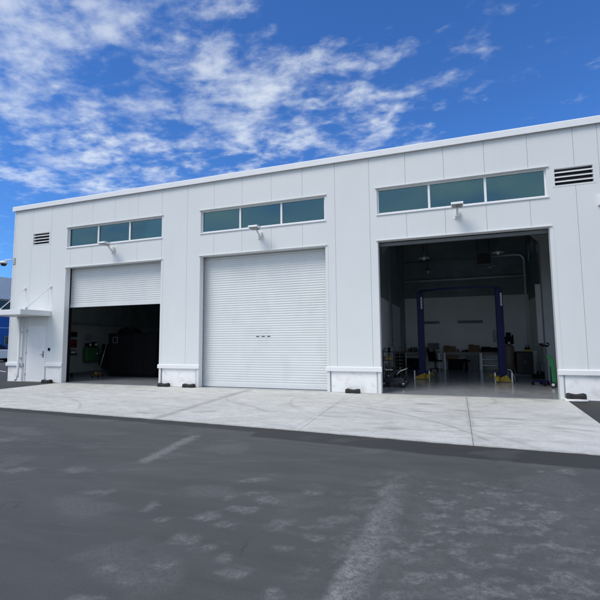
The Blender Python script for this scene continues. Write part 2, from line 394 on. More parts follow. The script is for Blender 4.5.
# ------------------------------------------------------------------ shutters
def shutter(x, z0, full, ztop=4.75):
    yc = 0.325
    gd = MB(); gd.cyl((x-0.2, 0.55, 5.0 if full else 4.86), (x+W+0.2, 0.55, 5.0 if full else 4.86), 0.24, n=24); door = gd.build('roll_up_door', 'galv', bld)
    for s, e in ((x-0.16, x-0.06), (x+W+0.06, x+W+0.16)):
        gd = MB(); gd.box((s, 0.21, 0.0), (e, 0.40, 4.7)); gd.build('guide', 'guide', door)
    if full:
        mb = MB(); p = 0.0755; prof = [(0, 0.0), (0.10, 0.006), (0.28, 0.0105), (0.5, 0.012), (0.72, 0.0105), (0.88, 0.006), (0.94, 0.0)]
        pts = []; z = z0+0.10
        while z < ztop:
            for t, o in prof: pts.append((yc-o, z+t*p))
            z += p
        x0, x1 = x+0.0-0.055, x+W+0.055
        A = [mb.bm.verts.new((x0, q[0], q[1])) for q in pts]; B = [mb.bm.verts.new((x1, q[0], q[1])) for q in pts]
        for i in range(len(pts)-1): mb.bm.faces.new((A[i], B[i], B[i+1], A[i+1]))
        c = mb.build('curtain', 'shutter', door)
        so = c.modifiers.new('solid', 'SOLIDIFY'); so.thickness = 0.004; so.offset = 1
        if z0 < 0.5:
            for k in range(3): mb = MB(); mb.box((7.735+k*0.19, 0.305, 1.602), (7.735+k*0.19+0.105, 0.314, 1.622)); mb.build('vent_slot', 'slot', c)
    zb = z0
    mb = MB(); mb.box((x-0.05, yc-0.035, zb+0.02), (x+W+0.05, yc+0.02, zb+0.11)); mb.box((x-0.05, yc-0.045, zb+0.012), (x+W+0.05, yc+0.03, zb+0.02))
    b = mb.build('bottom_bar', 'shutter' if full else 'steel', door, bevel=0.003)
    mb = MB(); mb.box((x-0.045, yc-0.02, zb), (x+W+0.045, yc+0.012, zb+0.0115)); mb.build('seal', 'rubber', b)
shutter(X0[0], 2.775, True); shutter(X0[1], 0.012, True); shutter(X0[2], 4.15, False)

# ------------------------------------------------------------------ entry door, canopy, downspout
mb = MB()
mb.box((DX0-0.001, 0.004, 0.012), (DX0+0.05, 0.16, DZ-0.001)); mb.box((DX1-0.05, 0.004, 0.012), (DX1+0.001, 0.16, DZ-0.001)); mb.box((DX0+0.05, 0.004, DZ-0.05), (DX1-0.05, 0.16, DZ-0.001))
mb.build('door_frame', 'trim', bld, bevel=0.004)
mb = MB(); mb.box((DX0+0.054, 0.03, 0.022), (DX1-0.054, 0.075, DZ-0.054)); dr = mb.build('entry_door', 'white', bld, bevel=0.003)
hx = DX1-0.13
mb = MB(); mb.box((hx-0.03, 0.020, 0.92), (hx+0.03, 0.031, 1.16)); mb.cyl((hx, 0.03, 1.03), (hx, -0.04, 1.03), 0.012); mb.cyl((hx+0.01, -0.035, 1.03), (hx-0.12, -0.035, 1.03), 0.010)
mb.build('handle', 'steel', dr)
for z in (0.25, 1.05, 1.88):
    mb = MB(); mb.cyl((DX0+0.056, 0.018, z), (DX0+0.056, 0.018, z+0.11), 0.011); mb.build('hinge', 'galv', dr)
mb = MB(); mb.box((DX0, 0.0, 0.0), (DX1, 0.2, 0.02)); mb.build('threshold', 'galv', bld)
mb = MB(); mb.box((-0.70, -0.03, 1.17), (-0.615, -0.001, 1.28)); tag(mb.build('card_reader', 'black', None, bevel=0.006), 'small black card reader on the wall to the right of the entry door', 'card reader')

CX0, CX1, CY, CZ0, CZ1 = -2.45, -0.65, -1.22, 2.47, 2.66
can = MB()
can.box((CX0, CY, CZ0), (CX1, -0.001, CZ0+0.03))
can.box((CX0, CY, CZ0+0.03), (CX0+0.03, -0.001, CZ1)); can.box((CX1-0.03, CY, CZ0+0.03), (CX1, -0.001, CZ1)); can.box((CX0+0.03, CY, CZ0+0.03), (CX1-0.03, CY+0.03, CZ1))
can.box((CX0+0.03, CY+0.03, CZ1-0.06), (CX1-0.03, -0.001, CZ1-0.04))
can = can.build('canopy', 'white', bld, bevel=0.006)
for x in (-2.05, -0.72):
    mb = MB(); mb.cyl((x, -0.03, 3.57), (x, -0.96, 2.70), 0.012); mb.box((x-0.035, -1.02, 2.66), (x+0.035, -0.92, 2.735))
    mb.cyl((x, 0.0, 3.585), (x, -0.03, 3.585), 0.065); mb.cyl((x, -0.03, 3.585), (x, -0.055, 3.585), 0.04)
    mb.build('tie_rod', 'white', can)
mb = MB(); mb.tube([(-2.10, -0.10, 2.47), (-2.10, -0.10, 0.30), (-2.10, -0.11, 0.17), (-2.10, -0.15, 0.10), (-2.12, -0.21, 0.07)], 0.045, 14)
for z in (0.9, 1.9): mb.box((-2.16, -0.06, z), (-2.04, 0.0, z+0.03))
mb.build('downspout', 'trim', bld)

# ------------------------------------------------------------------ inside of the building
FZ = 0.012
IX1 = 17.0
mb = MB(); mb.box((XL+0.2, YB-0.26, 0.012), (IX1, YB-0.205, 3.60)); mb.build('interior_wall', 'wallin', bld)
mb = MB(); mb.box((XL+0.2, YB-0.24, 3.602), (IX1, YB-0.205, 6.54)); mb.build('wall_insulation', 'dark_ins', bld)
mb = MB(); mb.box((XL+0.204, 0.24, 0.012), (XL+0.24, YB-0.265, 2.24)); mb.build('interior_wall', 'wall_left_shaded', bld)
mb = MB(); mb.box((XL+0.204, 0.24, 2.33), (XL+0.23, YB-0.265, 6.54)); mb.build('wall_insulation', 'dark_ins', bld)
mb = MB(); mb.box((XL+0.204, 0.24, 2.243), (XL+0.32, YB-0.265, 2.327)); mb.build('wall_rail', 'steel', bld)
mb = MB(); mb.box((XL+0.242, 0.26, 0.012), (XL+0.26, YB-0.27, 0.13)); mb.build('skirting', 'baseb', bld)
mb = MB(); mb.box((XL+0.241, 6.05, 0.012), (XL+0.50, 6.35, 6.54)); mb.build('column', 'steel', bld)
# right side lining with an opening for the high window
mb = MB()
mb.box((IX1, 0.24, 0.012), (IX1+0.05, YB-0.205, 3.3)); mb.build('interior_wall', 'wallin', bld)
mb = MB(); mb.box((IX1, 0.24, 3.302), (IX1+0.05, YB-0.205, SZ0-0.02)); mb.box((IX1, 0.24, SZ0-0.02), (IX1+0.05, SY0-0.03, 6.54)); mb.box((IX1, SY1+0.03, SZ0-0.02), (IX1+0.05, YB-0.205, 6.54)); mb.box((IX1, SY0-0.03, SZ1+0.02), (IX1+0.05, SY1+0.03, 6.54))
mb.build('wall_insulation', 'dark_ins', bld)
mb = MB(); mb.box((IX1+0.052, SY0-0.03, SZ0-0.018), (XR-0.201, SY1+0.03, SZ0-0.002)); mb.build('sill', 'wallin', bld)
# partitions between the bays
mb = MB(); mb.box((10.85, 0.24, 0.012), (11.02, YB-0.265, 3.10)); mb.build('partition_wall', 'wallin', bld)
mb = MB(); mb.box((10.85, 0.24, 3.102), (11.02, YB-0.265, 6.54)); mb.build('partition_wall', 'dark_ins', bld)
mb = MB(); mb.box((5.0, 0.24, 0.012), (5.15, YB-0.265, 6.54)); mb.build('partition_wall', 'dark_ins', bld)
mb = MB(); mb.box((11.022, 10.35, 0.012), (11.20, 10.985, 6.54)); mb.build('column', 'steel', bld)
mb = MB(); mb.box((11.022, 6.4, 0.012), (11.12, 6.75, 6.54)); mb.build('column', 'steel', bld)
mb = MB(); mb.box((16.55, 4.8, 0.012), (16.998, 5.15, 6.54)); mb.build('column', 'column_grey', bld)
mb = MB(); mb.box((16.70, 1.9, 0.012), (16.998, 2.1, 6.54)); mb.build('column', 'steel', bld)
# roof beams and braces
for y in (5.0, 8.0):
    mb = MB(); mb.box((11.03, y-0.08, 6.02), (16.99, y+0.08, 6.05)); mb.box((11.03, y-0.015, 6.05), (16.99, y+0.015, 6.50)); mb.box((11.03, y-0.08, 6.50), (16.99, y+0.08, 6.53))
    mb.build('roof_beam', 'steel', bld)
mb = MB(); mb.prism([(16.55, 4.9), (16.55, 5.35), (15.9, 6.015), (15.5, 6.015)], 4.9, 5.05, 'y'); mb.build('brace', 'column_grey', bld)
mb = MB(); mb.prism([(11.02, 4.9), (11.02, 5.35), (11.5, 6.015), (11.9, 6.015)], 4.9, 5.05, 'y'); mb.build('brace', 'column_grey', bld)
mb = MB(); mb.tube([(11.25, 10.82, 5.48), (15.3, 10.82, 5.44)], 0.018, 8); mb.build('pipe', 'galv', bld)
mb = MB(); mb.tube([(11.22, 10.80, 4.48), (13.8, 10.80, 4.47), (16.9, 10.80, 4.50)], 0.045, 10); mb.build('pipe', 'trim', bld)
mb = MB(); mb.tube([(15.45, 10.35, 5.42), (16.40, 10.35, 5.44), (16.66, 10.35, 5.40), (16.76, 10.35, 5.28), (16.79, 10.35, 5.1), (16.80, 10.35, 0.02)], 0.042, 12)
mb.build('conduit', 'trim', bld)
# wall mounted strips on the rear wall
for n, (a, b) in enumerate(((12.10, 12.90), (13.76, 14.93))):
    mb = MB(); mb.box((a, YB-0.32, 2.26), (b, YB-0.262, 2.40)); mb.build('wall_rail', 'steel', bld)

# ------------------------------------------------------------------ ground
def fbm(x, y, s, o=4, seed=0.0):
    v = 0; a = 0.5; f = s
    for i in range(o): v += a*noise.noise(Vector((x*f, y*f, seed+i*7.3))); a *= 0.5; f *= 2.03
    return v        # about -0.6..0.6
def ss(a, b, t):
    t = min(1, max(0, (t-a)/(b-a))); return t*t*(3-2*t)
blobs = [(11.98,-8.23,.12,.13),(11.85,-8.52,.13,.11),(11.57,-8.28,.07,.1),(11.64,-8.71,.09,.12),(11.88,-8.84,.12,.08),(11.56,-8.8,.09,.06),(11.67,-9.19,.11,.11),(11.8,-9.53,.08,.08),(11.81,-9.71,.13,.08),(12.13,-9.3,.06,.09),(12.24,-9.47,.08,.08),(11.94,-9.21,.09,.09),(11.77,-8.1,.14,.08),(11.54,-7.76,.17,.1),(12.31,-7.92,.09,.09),(12.6,-7.82,.1,.08),(12.3,-8.69,.1,.11),(12.6,-8.63,.14,.05),(12.63,-8.83,.08,.07),(12.7,-8.46,.13,.08),(12.46,-9.05,.06,.06),(12.77,-9.26,.03,.03),(11.48,-9.68,.07,.05),(11.58,-10.01,.14,.06),(11.03,-8.73,.05,.21),(11.31,-8.93,.06,.06),(12.59,-9.58,.06,.09),(14.01,-7.41,.12,.09),(14.72,-6.4,.16,.13),(14.03,-7.61,.13,.08),(13.8,-8.08,.11,.08),(14.12,-7.87,.1,.07),(13.5,-8.29,.09,.06),(13.71,-8.57,.11,.06),(14.11,-8.49,.12,.07),(14.35,-8.89,.08,.06),(13.87,-9.0,.09,.05),(13.47,-9.14,.09,.05),(14.27,-8.61,.09,.06),(13.33,-8.93,.09,.07),(13.61,-9.26,.09,.06),(13.31,-9.36,.12,.06),(9.44,-8.08,.17,.18),(8.82,-8.28,.19,.14),(10.29,-8.57,.13,.09),(7.12,-7.23,.16,.17)]
def seg_d(x, y, a, b):
    ax, ay = a; bx, by = b; dx, dy = bx-ax, by-ay
    t = max(0, min(1, ((x-ax)*dx+(y-ay)*dy)/(dx*dx+dy*dy))); return math.hypot(x-ax-t*dx, y-ay-t*dy), t
ca, sa = math.cos(0.345), math.sin(0.345)
def asphalt_wear(x, y):
    if not (4 < x < 19 and -12 < y < -4): return 0.0
    w = 0.0
    xr, yr = x*ca+y*sa, -x*sa+y*ca
    n1 = fbm(x, y, 7, 3, 1.0); n2 = fbm(x, y, 16, 3, 5.0)
    for bx, by, rx, ry in blobs:
        dx, dy = x-bx, y-by
        if abs(dx) > 0.45 or abs(dy) > 0.45: continue
        a, b = dx*ca+dy*sa, -dx*sa+dy*ca
        d = math.hypot(a/rx/1.25, b/ry/0.85)+1.7*n1+1.0*n2
        w = max(w, (0.34+0.6*n2)*ss(1.25, 0.3, d))
    # long worn wheel strip and the lane to its right
    edge = 12.93+0.10*fbm(x, y, 2.5, 2, 9)-0.05*ss(-8.5, -10, y)
    if y < -7.05:
        t = x-edge
        k = ss(-0.03, 0.04, t)*ss(0.34, 0.10, t+0.1*n1)
        w = max(w, k*ss(-7.05, -7.6, y)*(0.50+0.34*ss(-7.6, -9.3, y))*(0.75+1.3*n1))
    d, t = seg_d(x, y, (9.76, -6.15), (9.97, -7.5))
    w = max(w, 0.55*ss(0.13, 0.03, d+0.10*n1))
    d, t = seg_d(x, y, (9.9, -6.0), (10.5, -6.5))
    # general streaky wear field in front of the right-hand bay
    field = ss(12.4, 13.2, x)*ss(-6.6, -7.6, y)
    n3 = fbm(xr*0.85, yr*1.35, 4.6, 3, 3.0)+0.45*fbm(x, y, 1.3, 2, 31)
    w = max(w, field*(0.46-0.15*ss(14.2, 15.5, x))*ss(0.02, 0.24, n3+0.35*n2)*(0.8+1.2*n2))
    field2 = 0.14*ss(0.10, 0.3, fbm(xr, yr*1.6, 1.1, 4, 11.0))
    w = max(w, field2, 0.10*field*(1+2.0*n1))
    # faint straight drag lines
    for a, b, q in (((6.2, -7.9), (10.6, -6.6), .22), ((8.6, -9.4), (10.9, -6.3), .18), ((7.4, -7.4), (8.9, -6.9), .3), ((10.2, -7.5), (12.2, -6.7), .2)):
        d, t = seg_d(x, y, a, b); w = max(w, q*ss(0.05, 0.0, d+0.05*n1)*ss(-0.1, 0.15, n1))
    return max(0.0, min(1.0, w))
def front_y(x):
    k = [(-0.1, -4.80), (3.7, -4.93), (8.0, -5.10), (11.2, -5.27), (13.5, -5.45), (16.2, -5.52)]
    for (a, b), (c, d) in zip(k, k[1:]):
        if x <= c: return b+(d-b)*(x-a)/(c-a)
    return k[-1][1]
def seal(x, y):
    if not -0.1 < x < 17.4 or y < -7.5: return 0.0
    n = 0.05*fbm(x, y, 2.2, 3, 50)+0.03*fbm(x, y, 12, 3, 51)
    dpt = 0.30 if x < 10.55+0.3*n else 0.60+0.02*(x-10.5)
    return ss(front_y(x)-dpt-0.03, front_y(x)-dpt+0.02, y+n)
def grid_mesh(name, xs, ys, zf, wear, m):
    nx, ny = len(xs), len(ys)
    verts = [(x, y, zf) for y in ys for x in xs]
    faces = [(j*nx+i, j*nx+i+1, (j+1)*nx+i+1, (j+1)*nx+i) for j in range(ny-1) for i in range(nx-1)]
    me = bpy.data.meshes.new(name); me.from_pydata(verts, [], faces)
    at = me.attributes.new('wear', 'FLOAT', 'POINT'); at.data.foreach_set('value', [wear(v[0], v[1]) for v in verts])
    a2 = me.attributes.new('seal', 'FLOAT', 'POINT'); a2.data.foreach_set('value', [seal(v[0], v[1]) for v in verts])
    me.materials.append(M[m]); o = bpy.data.objects.new(name, me); C.objects.link(o); return o
def rng(a, b, s): n = int(round((b-a)/s)); return [a+(b-a)*i/n for i in range(n+1)]
gx = [-700, -200, -60, -20, 0, 3] + rng(4, 10.6, 0.05) + rng(10.625, 15.8, 0.025) + [16.3, 17, 18, 19.5, 40, 120, 400, 700]
gy = [-600, -150, -40, -16] + [-12, -11.5, -11] + rng(-10.6, -5.0, 0.025) + [-4.5, -3, 0, 5, 20, 80, 300, 800]
struct(grid_mesh('ground', gx, gy, 0.0, asphalt_wear, 'asphalt'))

# concrete apron: slabs with open joints, front edge slightly uneven
arcs = [((9.3, -7.2), 5.2, .35), ((10.4, -8.0), 5.0, .22), ((12.6, -0.6), 1.9, .28), ((7.0, -6.3), 3.9, .28), ((6.6, -6.5), 3.0, .22), ((13.1, -8.9), 5.6, .30), ((13.4, -9.3), 5.75, .2), ((2.0, -7.6), 4.8, .25), ((12.9, -1.2), 3.2, .18), ((15.6, -7.5), 4.6, .25), ((4.5, -0.4), 2.6, .15), ((16.9, -5.0), 2.7, .22), ((9.9, -1.1), 2.1, .22)]
def apron_wear(x, y):
    n1 = fbm(x, y, 3.0, 3, 20); n2 = fbm(x, y, 11, 2, 30); w = 0.0
    for (cx, cy), r, q in arcs:
        d = abs(math.hypot(x-cx, y-cy)-r+0.06*n1)
        ang = math.atan2(y-cy, x-cx)
        w = max(w, 1.25*q*ss(0.05, 0.008, d)*ss(-0.15, 0.2, n1+0.4*math.sin(ang*3+r)+0.3*n2))
    for jx, wd, q in ((7.93, .20, .40), (11.02-0.0, .05, .2), (13.855, .05, .3)):
        j = jx+(0.0 if jx != 7.93 else -0.09*(y+2.5))
        w = max(w, q*ss(wd, 0.0, abs(x-j)+0.12*n1+0.05*n2))
    w = max(w, 0.45*ss(0.20, 0.45, fbm(x*0.5+y*0.15, y*1.8, 1.5, 4, 40)+0.05*ss(12, 14, x)))
    w = max(w, 0.35*ss(front_y(x)+0.10, front_y(x), y+0.12*n2))
    w = max(w, 0.30*ss(-0.30, -0.02, y+0.3*n1))
    return max(0.0, min(0.8, w))
joints = [(-0.06, -0.06), (7.74, 8.19), (10.84, 11.19), (13.862, 13.842), (16.10, 15.83)]
bm_v, bm_f, wv = [], [], []
for (a0, a1), (b0, b1) in zip(joints, joints[1:]):
    nx = int(abs(b0-a0)/0.045); ny = 120; base = len(bm_v)
    for j in range(ny+1):
        t = j/ny
        for i in range(nx+1):
            s = i/nx
            l = a0+(a1-a0)*t+(0.0035 if a0 > 0 else 0); r_ = b0+(b1-b0)*t-(0.0035 if b0 < 16 else 0)
            x = l+(r_-l)*s; y = front_y(x)*t+(1-t)*(-0.002)
            if j == ny: y += 0.03*fbm(x, 0, 5.0, 5, 77)
            if a0 < 0 and i == 0: x += 0
            bm_v.append((x, y, 0.010)); wv.append(apron_wear(x, y))
    for j in range(ny):
        for i in range(nx):
            q = base+j*(nx+1)+i; bm_f.append((q, q+nx+1, q+nx+2, q+1))
me = bpy.data.meshes.new('concrete_apron'); me.from_pydata(bm_v, [], bm_f)
at = me.attributes.new('wear', 'FLOAT', 'POINT'); at.data.foreach_set('value', wv)
me.materials.append(M['concrete']); ap = bpy.data.objects.new('concrete_apron', me); C.objects.link(ap); struct(ap)
so = ap.modifiers.new('solid', 'SOLIDIFY'); so.thickness = 0.008; so.offset = -1
mb = MB(); mb.box((XL+0.2, 0.003, 0.002), (17.05, YB-0.205, FZ)); struct(mb.build('workshop_floor', 'floor'))
mb = MB(); mb.prism([(-8.0, 3.70), (-8.05, 3.82), (-16.0, 7.22), (-16.0, 7.08)], 0.002, 0.005, 'z'); struct(mb.build('parking_line', 'paint_line'))

# ------------------------------------------------------------------ fixtures on the facade
def wall_lamp():
    t = thing('wall_lamp', '', 'wall lamp', group='wall lamps over the vehicle openings')
    m_ = MB(); m_.box((-0.065, -0.10, 0.0), (0.065, 0.0, 0.16)); m_.box((-0.09, -0.02, -0.05), (0.09, 0.0, 0.0)); m_.build('bracket', 'trim', t, bevel=0.008)
    m_ = MB(); m_.tube([(0, -0.08, 0.06), (0, -0.16, 0.09), (0, -0.24, 0.16), (0, -0.32, 0.20)], 0.032, 12); m_.build('arm', 'trim', t)
    m_ = MB(); m_.prism([(-0.26, 0.185), (-0.26, 0.245), (-0.31, 0.262), (-0.54, 0.262), (-0.59, 0.235), (-0.59, 0.185)], -0.15, 0.15, 'x')
    h = m_.build('lamp_head', 'white', t, bevel=0.012)
    m_ = MB(); m_.box((-0.125, -0.57, 0.170), (0.125, -0.29, 0.186)); m_.build('lens', 'lens', h)
    return t
l0 = wall_lamp(); l0.location = (2.22, -0.001, 4.70); l0['label'] = 'white wall lamp over the left bay with its half-raised shutter'
dup(l0, (8.03, -0.001, 4.70), 0, 'white wall lamp over the middle bay with the closed shutter')
dup(l0, (13.83, -0.001, 4.73), 0, 'white wall lamp over the open right bay with the blue lift')

t = thing('dome_camera', 'white dome security camera on a bracket at the building\'s left corner', 'camera', (XL, 0.10, 4.72))
mb = MB(); mb.box((-0.03, -0.12, -0.12), (0.02, 0.06, 0.12)); mb.box((0.0, -0.13, -0.14), (0.12, -0.102, 0.12)); mb.build('bracket', 'galv', t, bevel=0.008)
mb = MB(); mb.tube([(-0.03, -0.05, 0.05), (-0.20, -0.10, 0.07), (-0.38, -0.15, 0.06), (-0.42, -0.16, 0.02)], 0.022, 10); mb.build('arm', 'trim', t)
mb = MB(); mb.lathe([(0.03, 0.05), (0.09, 0.03), (0.14, -0.02), (0.15, -0.06), (0.12, -0.075)], (-0.44, -0.17, -0.01)); mb.build('housing', 'trim', t)
mb = MB(); mb.lathe([(0.11, 0.0), (0.10, -0.05), (0.06, -0.09), (0.01, -0.10)], (-0.44, -0.17, -0.085)); mb.build('dome', 'carglass', t)
mb = MB(); mb.tube([(0.0, -0.05, -0.10), (-0.07, -0.06, -0.13), (-0.08, -0.06, -0.22), (-0.02, -0.05, -0.30)], 0.010, 8); mb.build('cable', 'black', t)
mb = MB(); mb.box((17.03, -0.07, 4.67), (17.17, -0.001, 4.91)); mb.box((17.05, -0.078, 4.70), (17.15, -0.069, 4.88))
tag(mb.build('junction_box', 'trim', None, bevel=0.006), 'small white box on the facade below the right-hand louvred vent', 'junction box')

# rubber blocks by the plinths
def chock(w):
    m_ = MB(); n = 9; rings = []
    prof = [(-0.09, 0.0), (-0.085, 0.09), (-0.05, 0.125), (0.05, 0.125), (0.085, 0.09), (0.09, 0.0)]
    for i in range(n):
        s = -1+2*i/(n-1); k = 1-0.24*math.cos(s*PI/2)**2 if abs(s) < 0.999 else 0.86
        rings.append([m_.bm.verts.new((s*w/2, y*k, z*k)) for y, z in prof])
    for a, b in zip(rings, rings[1:]):
        for q in range(len(prof)): m_.bm.faces.new((a[q], a[(q+1)%len(prof)], b[(q+1)%len(prof)], b[q]))
    m_.bm.faces.new(rings[0][::-1]); m_.bm.faces.new(rings[-1])
    t_ = thing('wheel_chock', '', 'wheel chock', group='black rubber wheel chocks along the wall')
    m_.build('block', 'rubber', t_, bevel=0.006)
    for q in (-1, 1): m_ = MB(); m_.box((q*w*0.25-0.02, -0.098, 0.03), (q*w*0.25+0.02, -0.06, 0.05)); m_.build('strap', 'rubber', t_)
    return t_
c0 = chock(0.40)
c0.location = (4.60, -0.12, 0.010); c0['label'] = 'black rubber wheel chock by the plinth edge nearest the half-open shutter'
dup(c0, (5.56, -0.12, 0.010), 2, 'black rubber wheel chock by the plinth just left of the closed shutter')
dup(c0, (10.91, -0.12, 0.010), -3, 'black rubber wheel chock by the plinth between the closed shutter and the open right bay')
dup(c0, (-0.56, -0.12, 0.002), 3, 'black rubber wheel chock between the entry door and the left bay')
c5 = dup(c0, (16.28, -0.13, 0.055), 0, 'larger black rubber wheel chock lying on the pale pad at the wall\'s right end'); c5.scale = (1.0, 0.9, 1.1)
mb = MB(); mb.prism([(16.02, -0.30), (16.02, -0.012), (16.52, -0.012), (16.50, -0.24), (16.2, -0.31)], 0.011, 0.053, 'z')
tag(mb.build('concrete_pad', 'plinth', None, bevel=0.008), 'low pale concrete pad under the right-hand rubber chock', 'pad')

# ------------------------------------------------------------------ two-post lift in the right bay
t = thing('car_lift', 'navy blue two-post car lift with yellow arms standing in the open right bay', 'car lift', (13.78, 4.68, FZ))
L_, Rr = Vector((-1.35, 0.18, 0)), Vector((1.35, -0.20, 0))
for s, p in ((-1, L_), (1, Rr)):
    m_ = MB(); w = 0.115; d = 0.14
    m_.box((p.x-w, p.y-d, 0.02), (p.x+w, p.y-d+0.03, 3.22)); m_.box((p.x-w, p.y+d-0.03, 0.02), (p.x+w, p.y+d, 3.22))
    if s < 0: m_.box((p.x-w, p.y-d+0.03, 0.02), (p.x-w+0.03, p.y+d-0.03, 3.22))
    else: m_.box((p.x+w-0.03, p.y-d+0.03, 0.02), (p.x+w, p.y+d-0.03, 3.22))
    m_.box((p.x-w-0.01, p.y-d-0.01, 3.221), (p.x+w+0.01, p.y+d+0.01, 3.25))
    po = m_.build('post', 'blue', t, bevel=0.008)
    m_ = MB(); m_.box((p.x-0.24, p.y-0.26, 0.0), (p.x+0.24, p.y+0.26, 0.018)); m_.build('base_plate', 'blackmetal', po)
    # lettering-like white strip near the top, worn beyond reading
    m_ = MB()
    for k in range(7): m_.box((p.x+0.03, p.y-d-0.004, 2.62+k*0.065), (p.x+0.085, p.y-d-0.0005, 2.66+k*0.065))
    m_.build('marking', 'white', po)
    m_ = MB(); xx = p.x-s*0.16
    m_.box((xx-0.07, p.y-0.20, 0.10), (xx+0.07, p.y+0.20, 0.30)); m_.box((p.x-0.08, p.y-0.12, 0.30), (p.x+0.08, p.y+0.12, 1.0))
    ca_ = m_.build('carriage', 'blue', t, bevel=0.01)
    for q in (-1, 1):
        m_ = MB()
        a0 = Vector((xx-s*0.02, p.y+q*0.17, 0.0)); a1 = a0+Vector((-s*0.04 if q < 0 else -s*0.12, q*0.45, 0))
        dv = (a1-a0).normalized(); nv = Vector((-dv.y, dv.x, 0))
        pts = [a0-nv*0.085, a0+nv*0.085, a1+nv*0.05, a1-nv*0.05]
        A = [m_.bm.verts.new(v+Vector((0, 0, 0.09))) for v in pts]; B = [m_.bm.verts.new(v+Vector((0, 0, 0.22 if i < 2 else 0.15))) for i, v in enumerate(pts)]
        for i in range(4): m_.bm.faces.new((A[i], A[(i+1)%4], B[(i+1)%4], B[i]))
        m_.bm.faces.new(A[::-1]); m_.bm.faces.new(B)
        m_.cyl((a1.x, a1.y, 0.06), (a1.x, a1.y, 0.20), 0.06, n=16)
        ar = m_.build('arm', 'yellow', t, bevel=0.006)
    for q in (-1, 1):
        m_ = MB(); m_.box((p.x+q*0.26-0.022, p.y-0.30, 0.0), (p.x+q*0.26+0.022, p.y-0.256, 0.32)); m_.build('foot_guard', 'white', t)
    m_ = MB(); m_.prism([(p.x-0.24, 0.02), (p.x-0.22, 0.10), (p.x-0.05, 0.17), (p.x+0.10, 0.24), (p.x+0.20, 0.10), (p.x+0.24, 0.02)], p.y-0.29, p.y-0.25, 'y'); m_.build('foot_plate', 'yellow', t)
a, b = L_, Rr
m_ = MB(); n = 10; pts = [a.lerp(b, i/n)+Vector((0, 0, 3.30+0.035*math.sin(PI*i/n))) for i in range(n+1)]
for p, q in zip(pts, pts[1:]):
    mid = (p+q)/2; ang = math.degrees(math.atan2(q.y-p.y, q.x-p.x)); tilt = -math.degrees(math.atan2(q.z-p.z, math.hypot(q.x-p.x, q.y-p.y)))
    m_.obox(mid, ((q-p).length+0.003, 0.13, 0.065), (0, tilt, ang))
m_.build('crossbar', 'blue', t)
m_ = MB(); m_.box((Rr.x-0.24, Rr.y-0.10, 1.35), (Rr.x-0.15, Rr.y+0.10, 1.75)); m_.box((Rr.x-0.22, Rr.y-0.13, 1.45), (Rr.x-0.165, Rr.y-0.10, 1.52)); m_.build('control_box', 'blackmetal', t, bevel=0.01)
m_ = MB(); m_.tube([(Rr.x+0.15, Rr.y-0.1, 0.42), (Rr.x+0.24, Rr.y-0.14, 0.40), (Rr.x+0.33, Rr.y-0.16, 0.22), (Rr.x+0.36, Rr.y-0.16, 0.03)], 0.014, 8); m_.build('hose', 'white', t)

# ------------------------------------------------------------------ workbenches and what is on them
def bench(w, d=0.75, h=0.86):
    t_ = thing('workbench', '', 'workbench', group='workbenches along the rear wall of the right bay')
    m_ = MB(); m_.box((-w/2, -d/2, h-0.05), (w/2, d/2, h)); m_.build('bench_top', 'wood', t_, bevel=0.005)
    for sx in (-1, 1):
        for sy in (-1, 1):
            m_ = MB(); m_.box((sx*(w/2-0.04)-0.035, sy*(d/2-0.05)-0.035, 0), (sx*(w/2-0.04)+0.035, sy*(d/2-0.05)+0.035, h-0.051)); m_.build('leg', 'white', t_)
    m_ = MB(); m_.box((-w/2+0.078, -d/2+0.025, h-0.13), (w/2-0.078, -d/2+0.06, h-0.052)); m_.build('apron_rail', 'steel', t_)
    return t_
BY = 10.33; BZ = FZ+0.86
b0 = bench(1.66); b0.location = (12.06, BY, FZ); b0['label'] = 'long white-legged workbench standing behind the lift\'s left post, office chair before it'
b1 = bench(1.66); b1.location = (13.90, BY, FZ); b1['label'] = 'white-legged workbench carrying two brown boxes, a dark bin under its right end'
b2 = thing('shelf_bench', 'low steel shelf bench standing behind the right lift post', 'bench', (15.20, BY, FZ))
m_ = MB(); m_.box((-0.48, -0.34, 0.80), (0.48, 0.34, 0.86)); m_.build('bench_top', 'blackmetal', b2)
for z in (0.22, 0.50): m_ = MB(); m_.box((-0.44, -0.32, z), (0.44, 0.32, z+0.03)); m_.build('shelf', 'galv', b2)
for sx in (-1, 1):
    for sy in (-1, 1): m_ = MB(); m_.box((sx*0.45-0.02, sy*0.31-0.02, 0), (sx*0.45+0.02, sy*0.31+0.02, 0.799)); m_.build('leg', 'galv', b2)
def carton(w, d, h, loc, label, m='brown', name='cardboard_box', rz=0, group=None):
    t_ = thing(name, label, name.replace('_', ' ').split()[-1], loc, rz, group)
    m_ = MB(); m_.box((-w/2, -d/2, 0), (w/2, d/2, h)); m_.build('body', m, t_, bevel=0.006)
    m_ = MB(); m_.box((-w/2-0.004, -0.035, h), (w/2+0.004, 0.035, h+0.003)); m_.box((-w/2-0.004, -0.035, h-0.06), (-w/2-0.0005, 0.035, h)); m_.box((w/2+0.0005, -0.035, h-0.06), (w/2+0.004, 0.035, h)); m_.build('tape', 'tan', t_)
    m_ = MB(); m_.obox((-w/4, -d/2-0.03, h+0.012), (w*0.48, 0.10, 0.006), (25, 0, 0)); m_.build('flap', m, t_)
    return t_
carton(0.55, 0.4, 0.26, (13.35, BY, BZ), 'brown box on the left end of the bench beside the lift\'s left post', group='brown boxes on the rear bench')
carton(0.48, 0.4, 0.31, (14.45, BY, BZ), 'taller brown box on the bench right above the dark bin', group='brown boxes on the rear bench')
carton(0.75, 0.45, 0.20, (15.15, BY, FZ+0.86), 'wide dark flat box on the shelf bench behind the right lift post', m='black', name='flat_box')
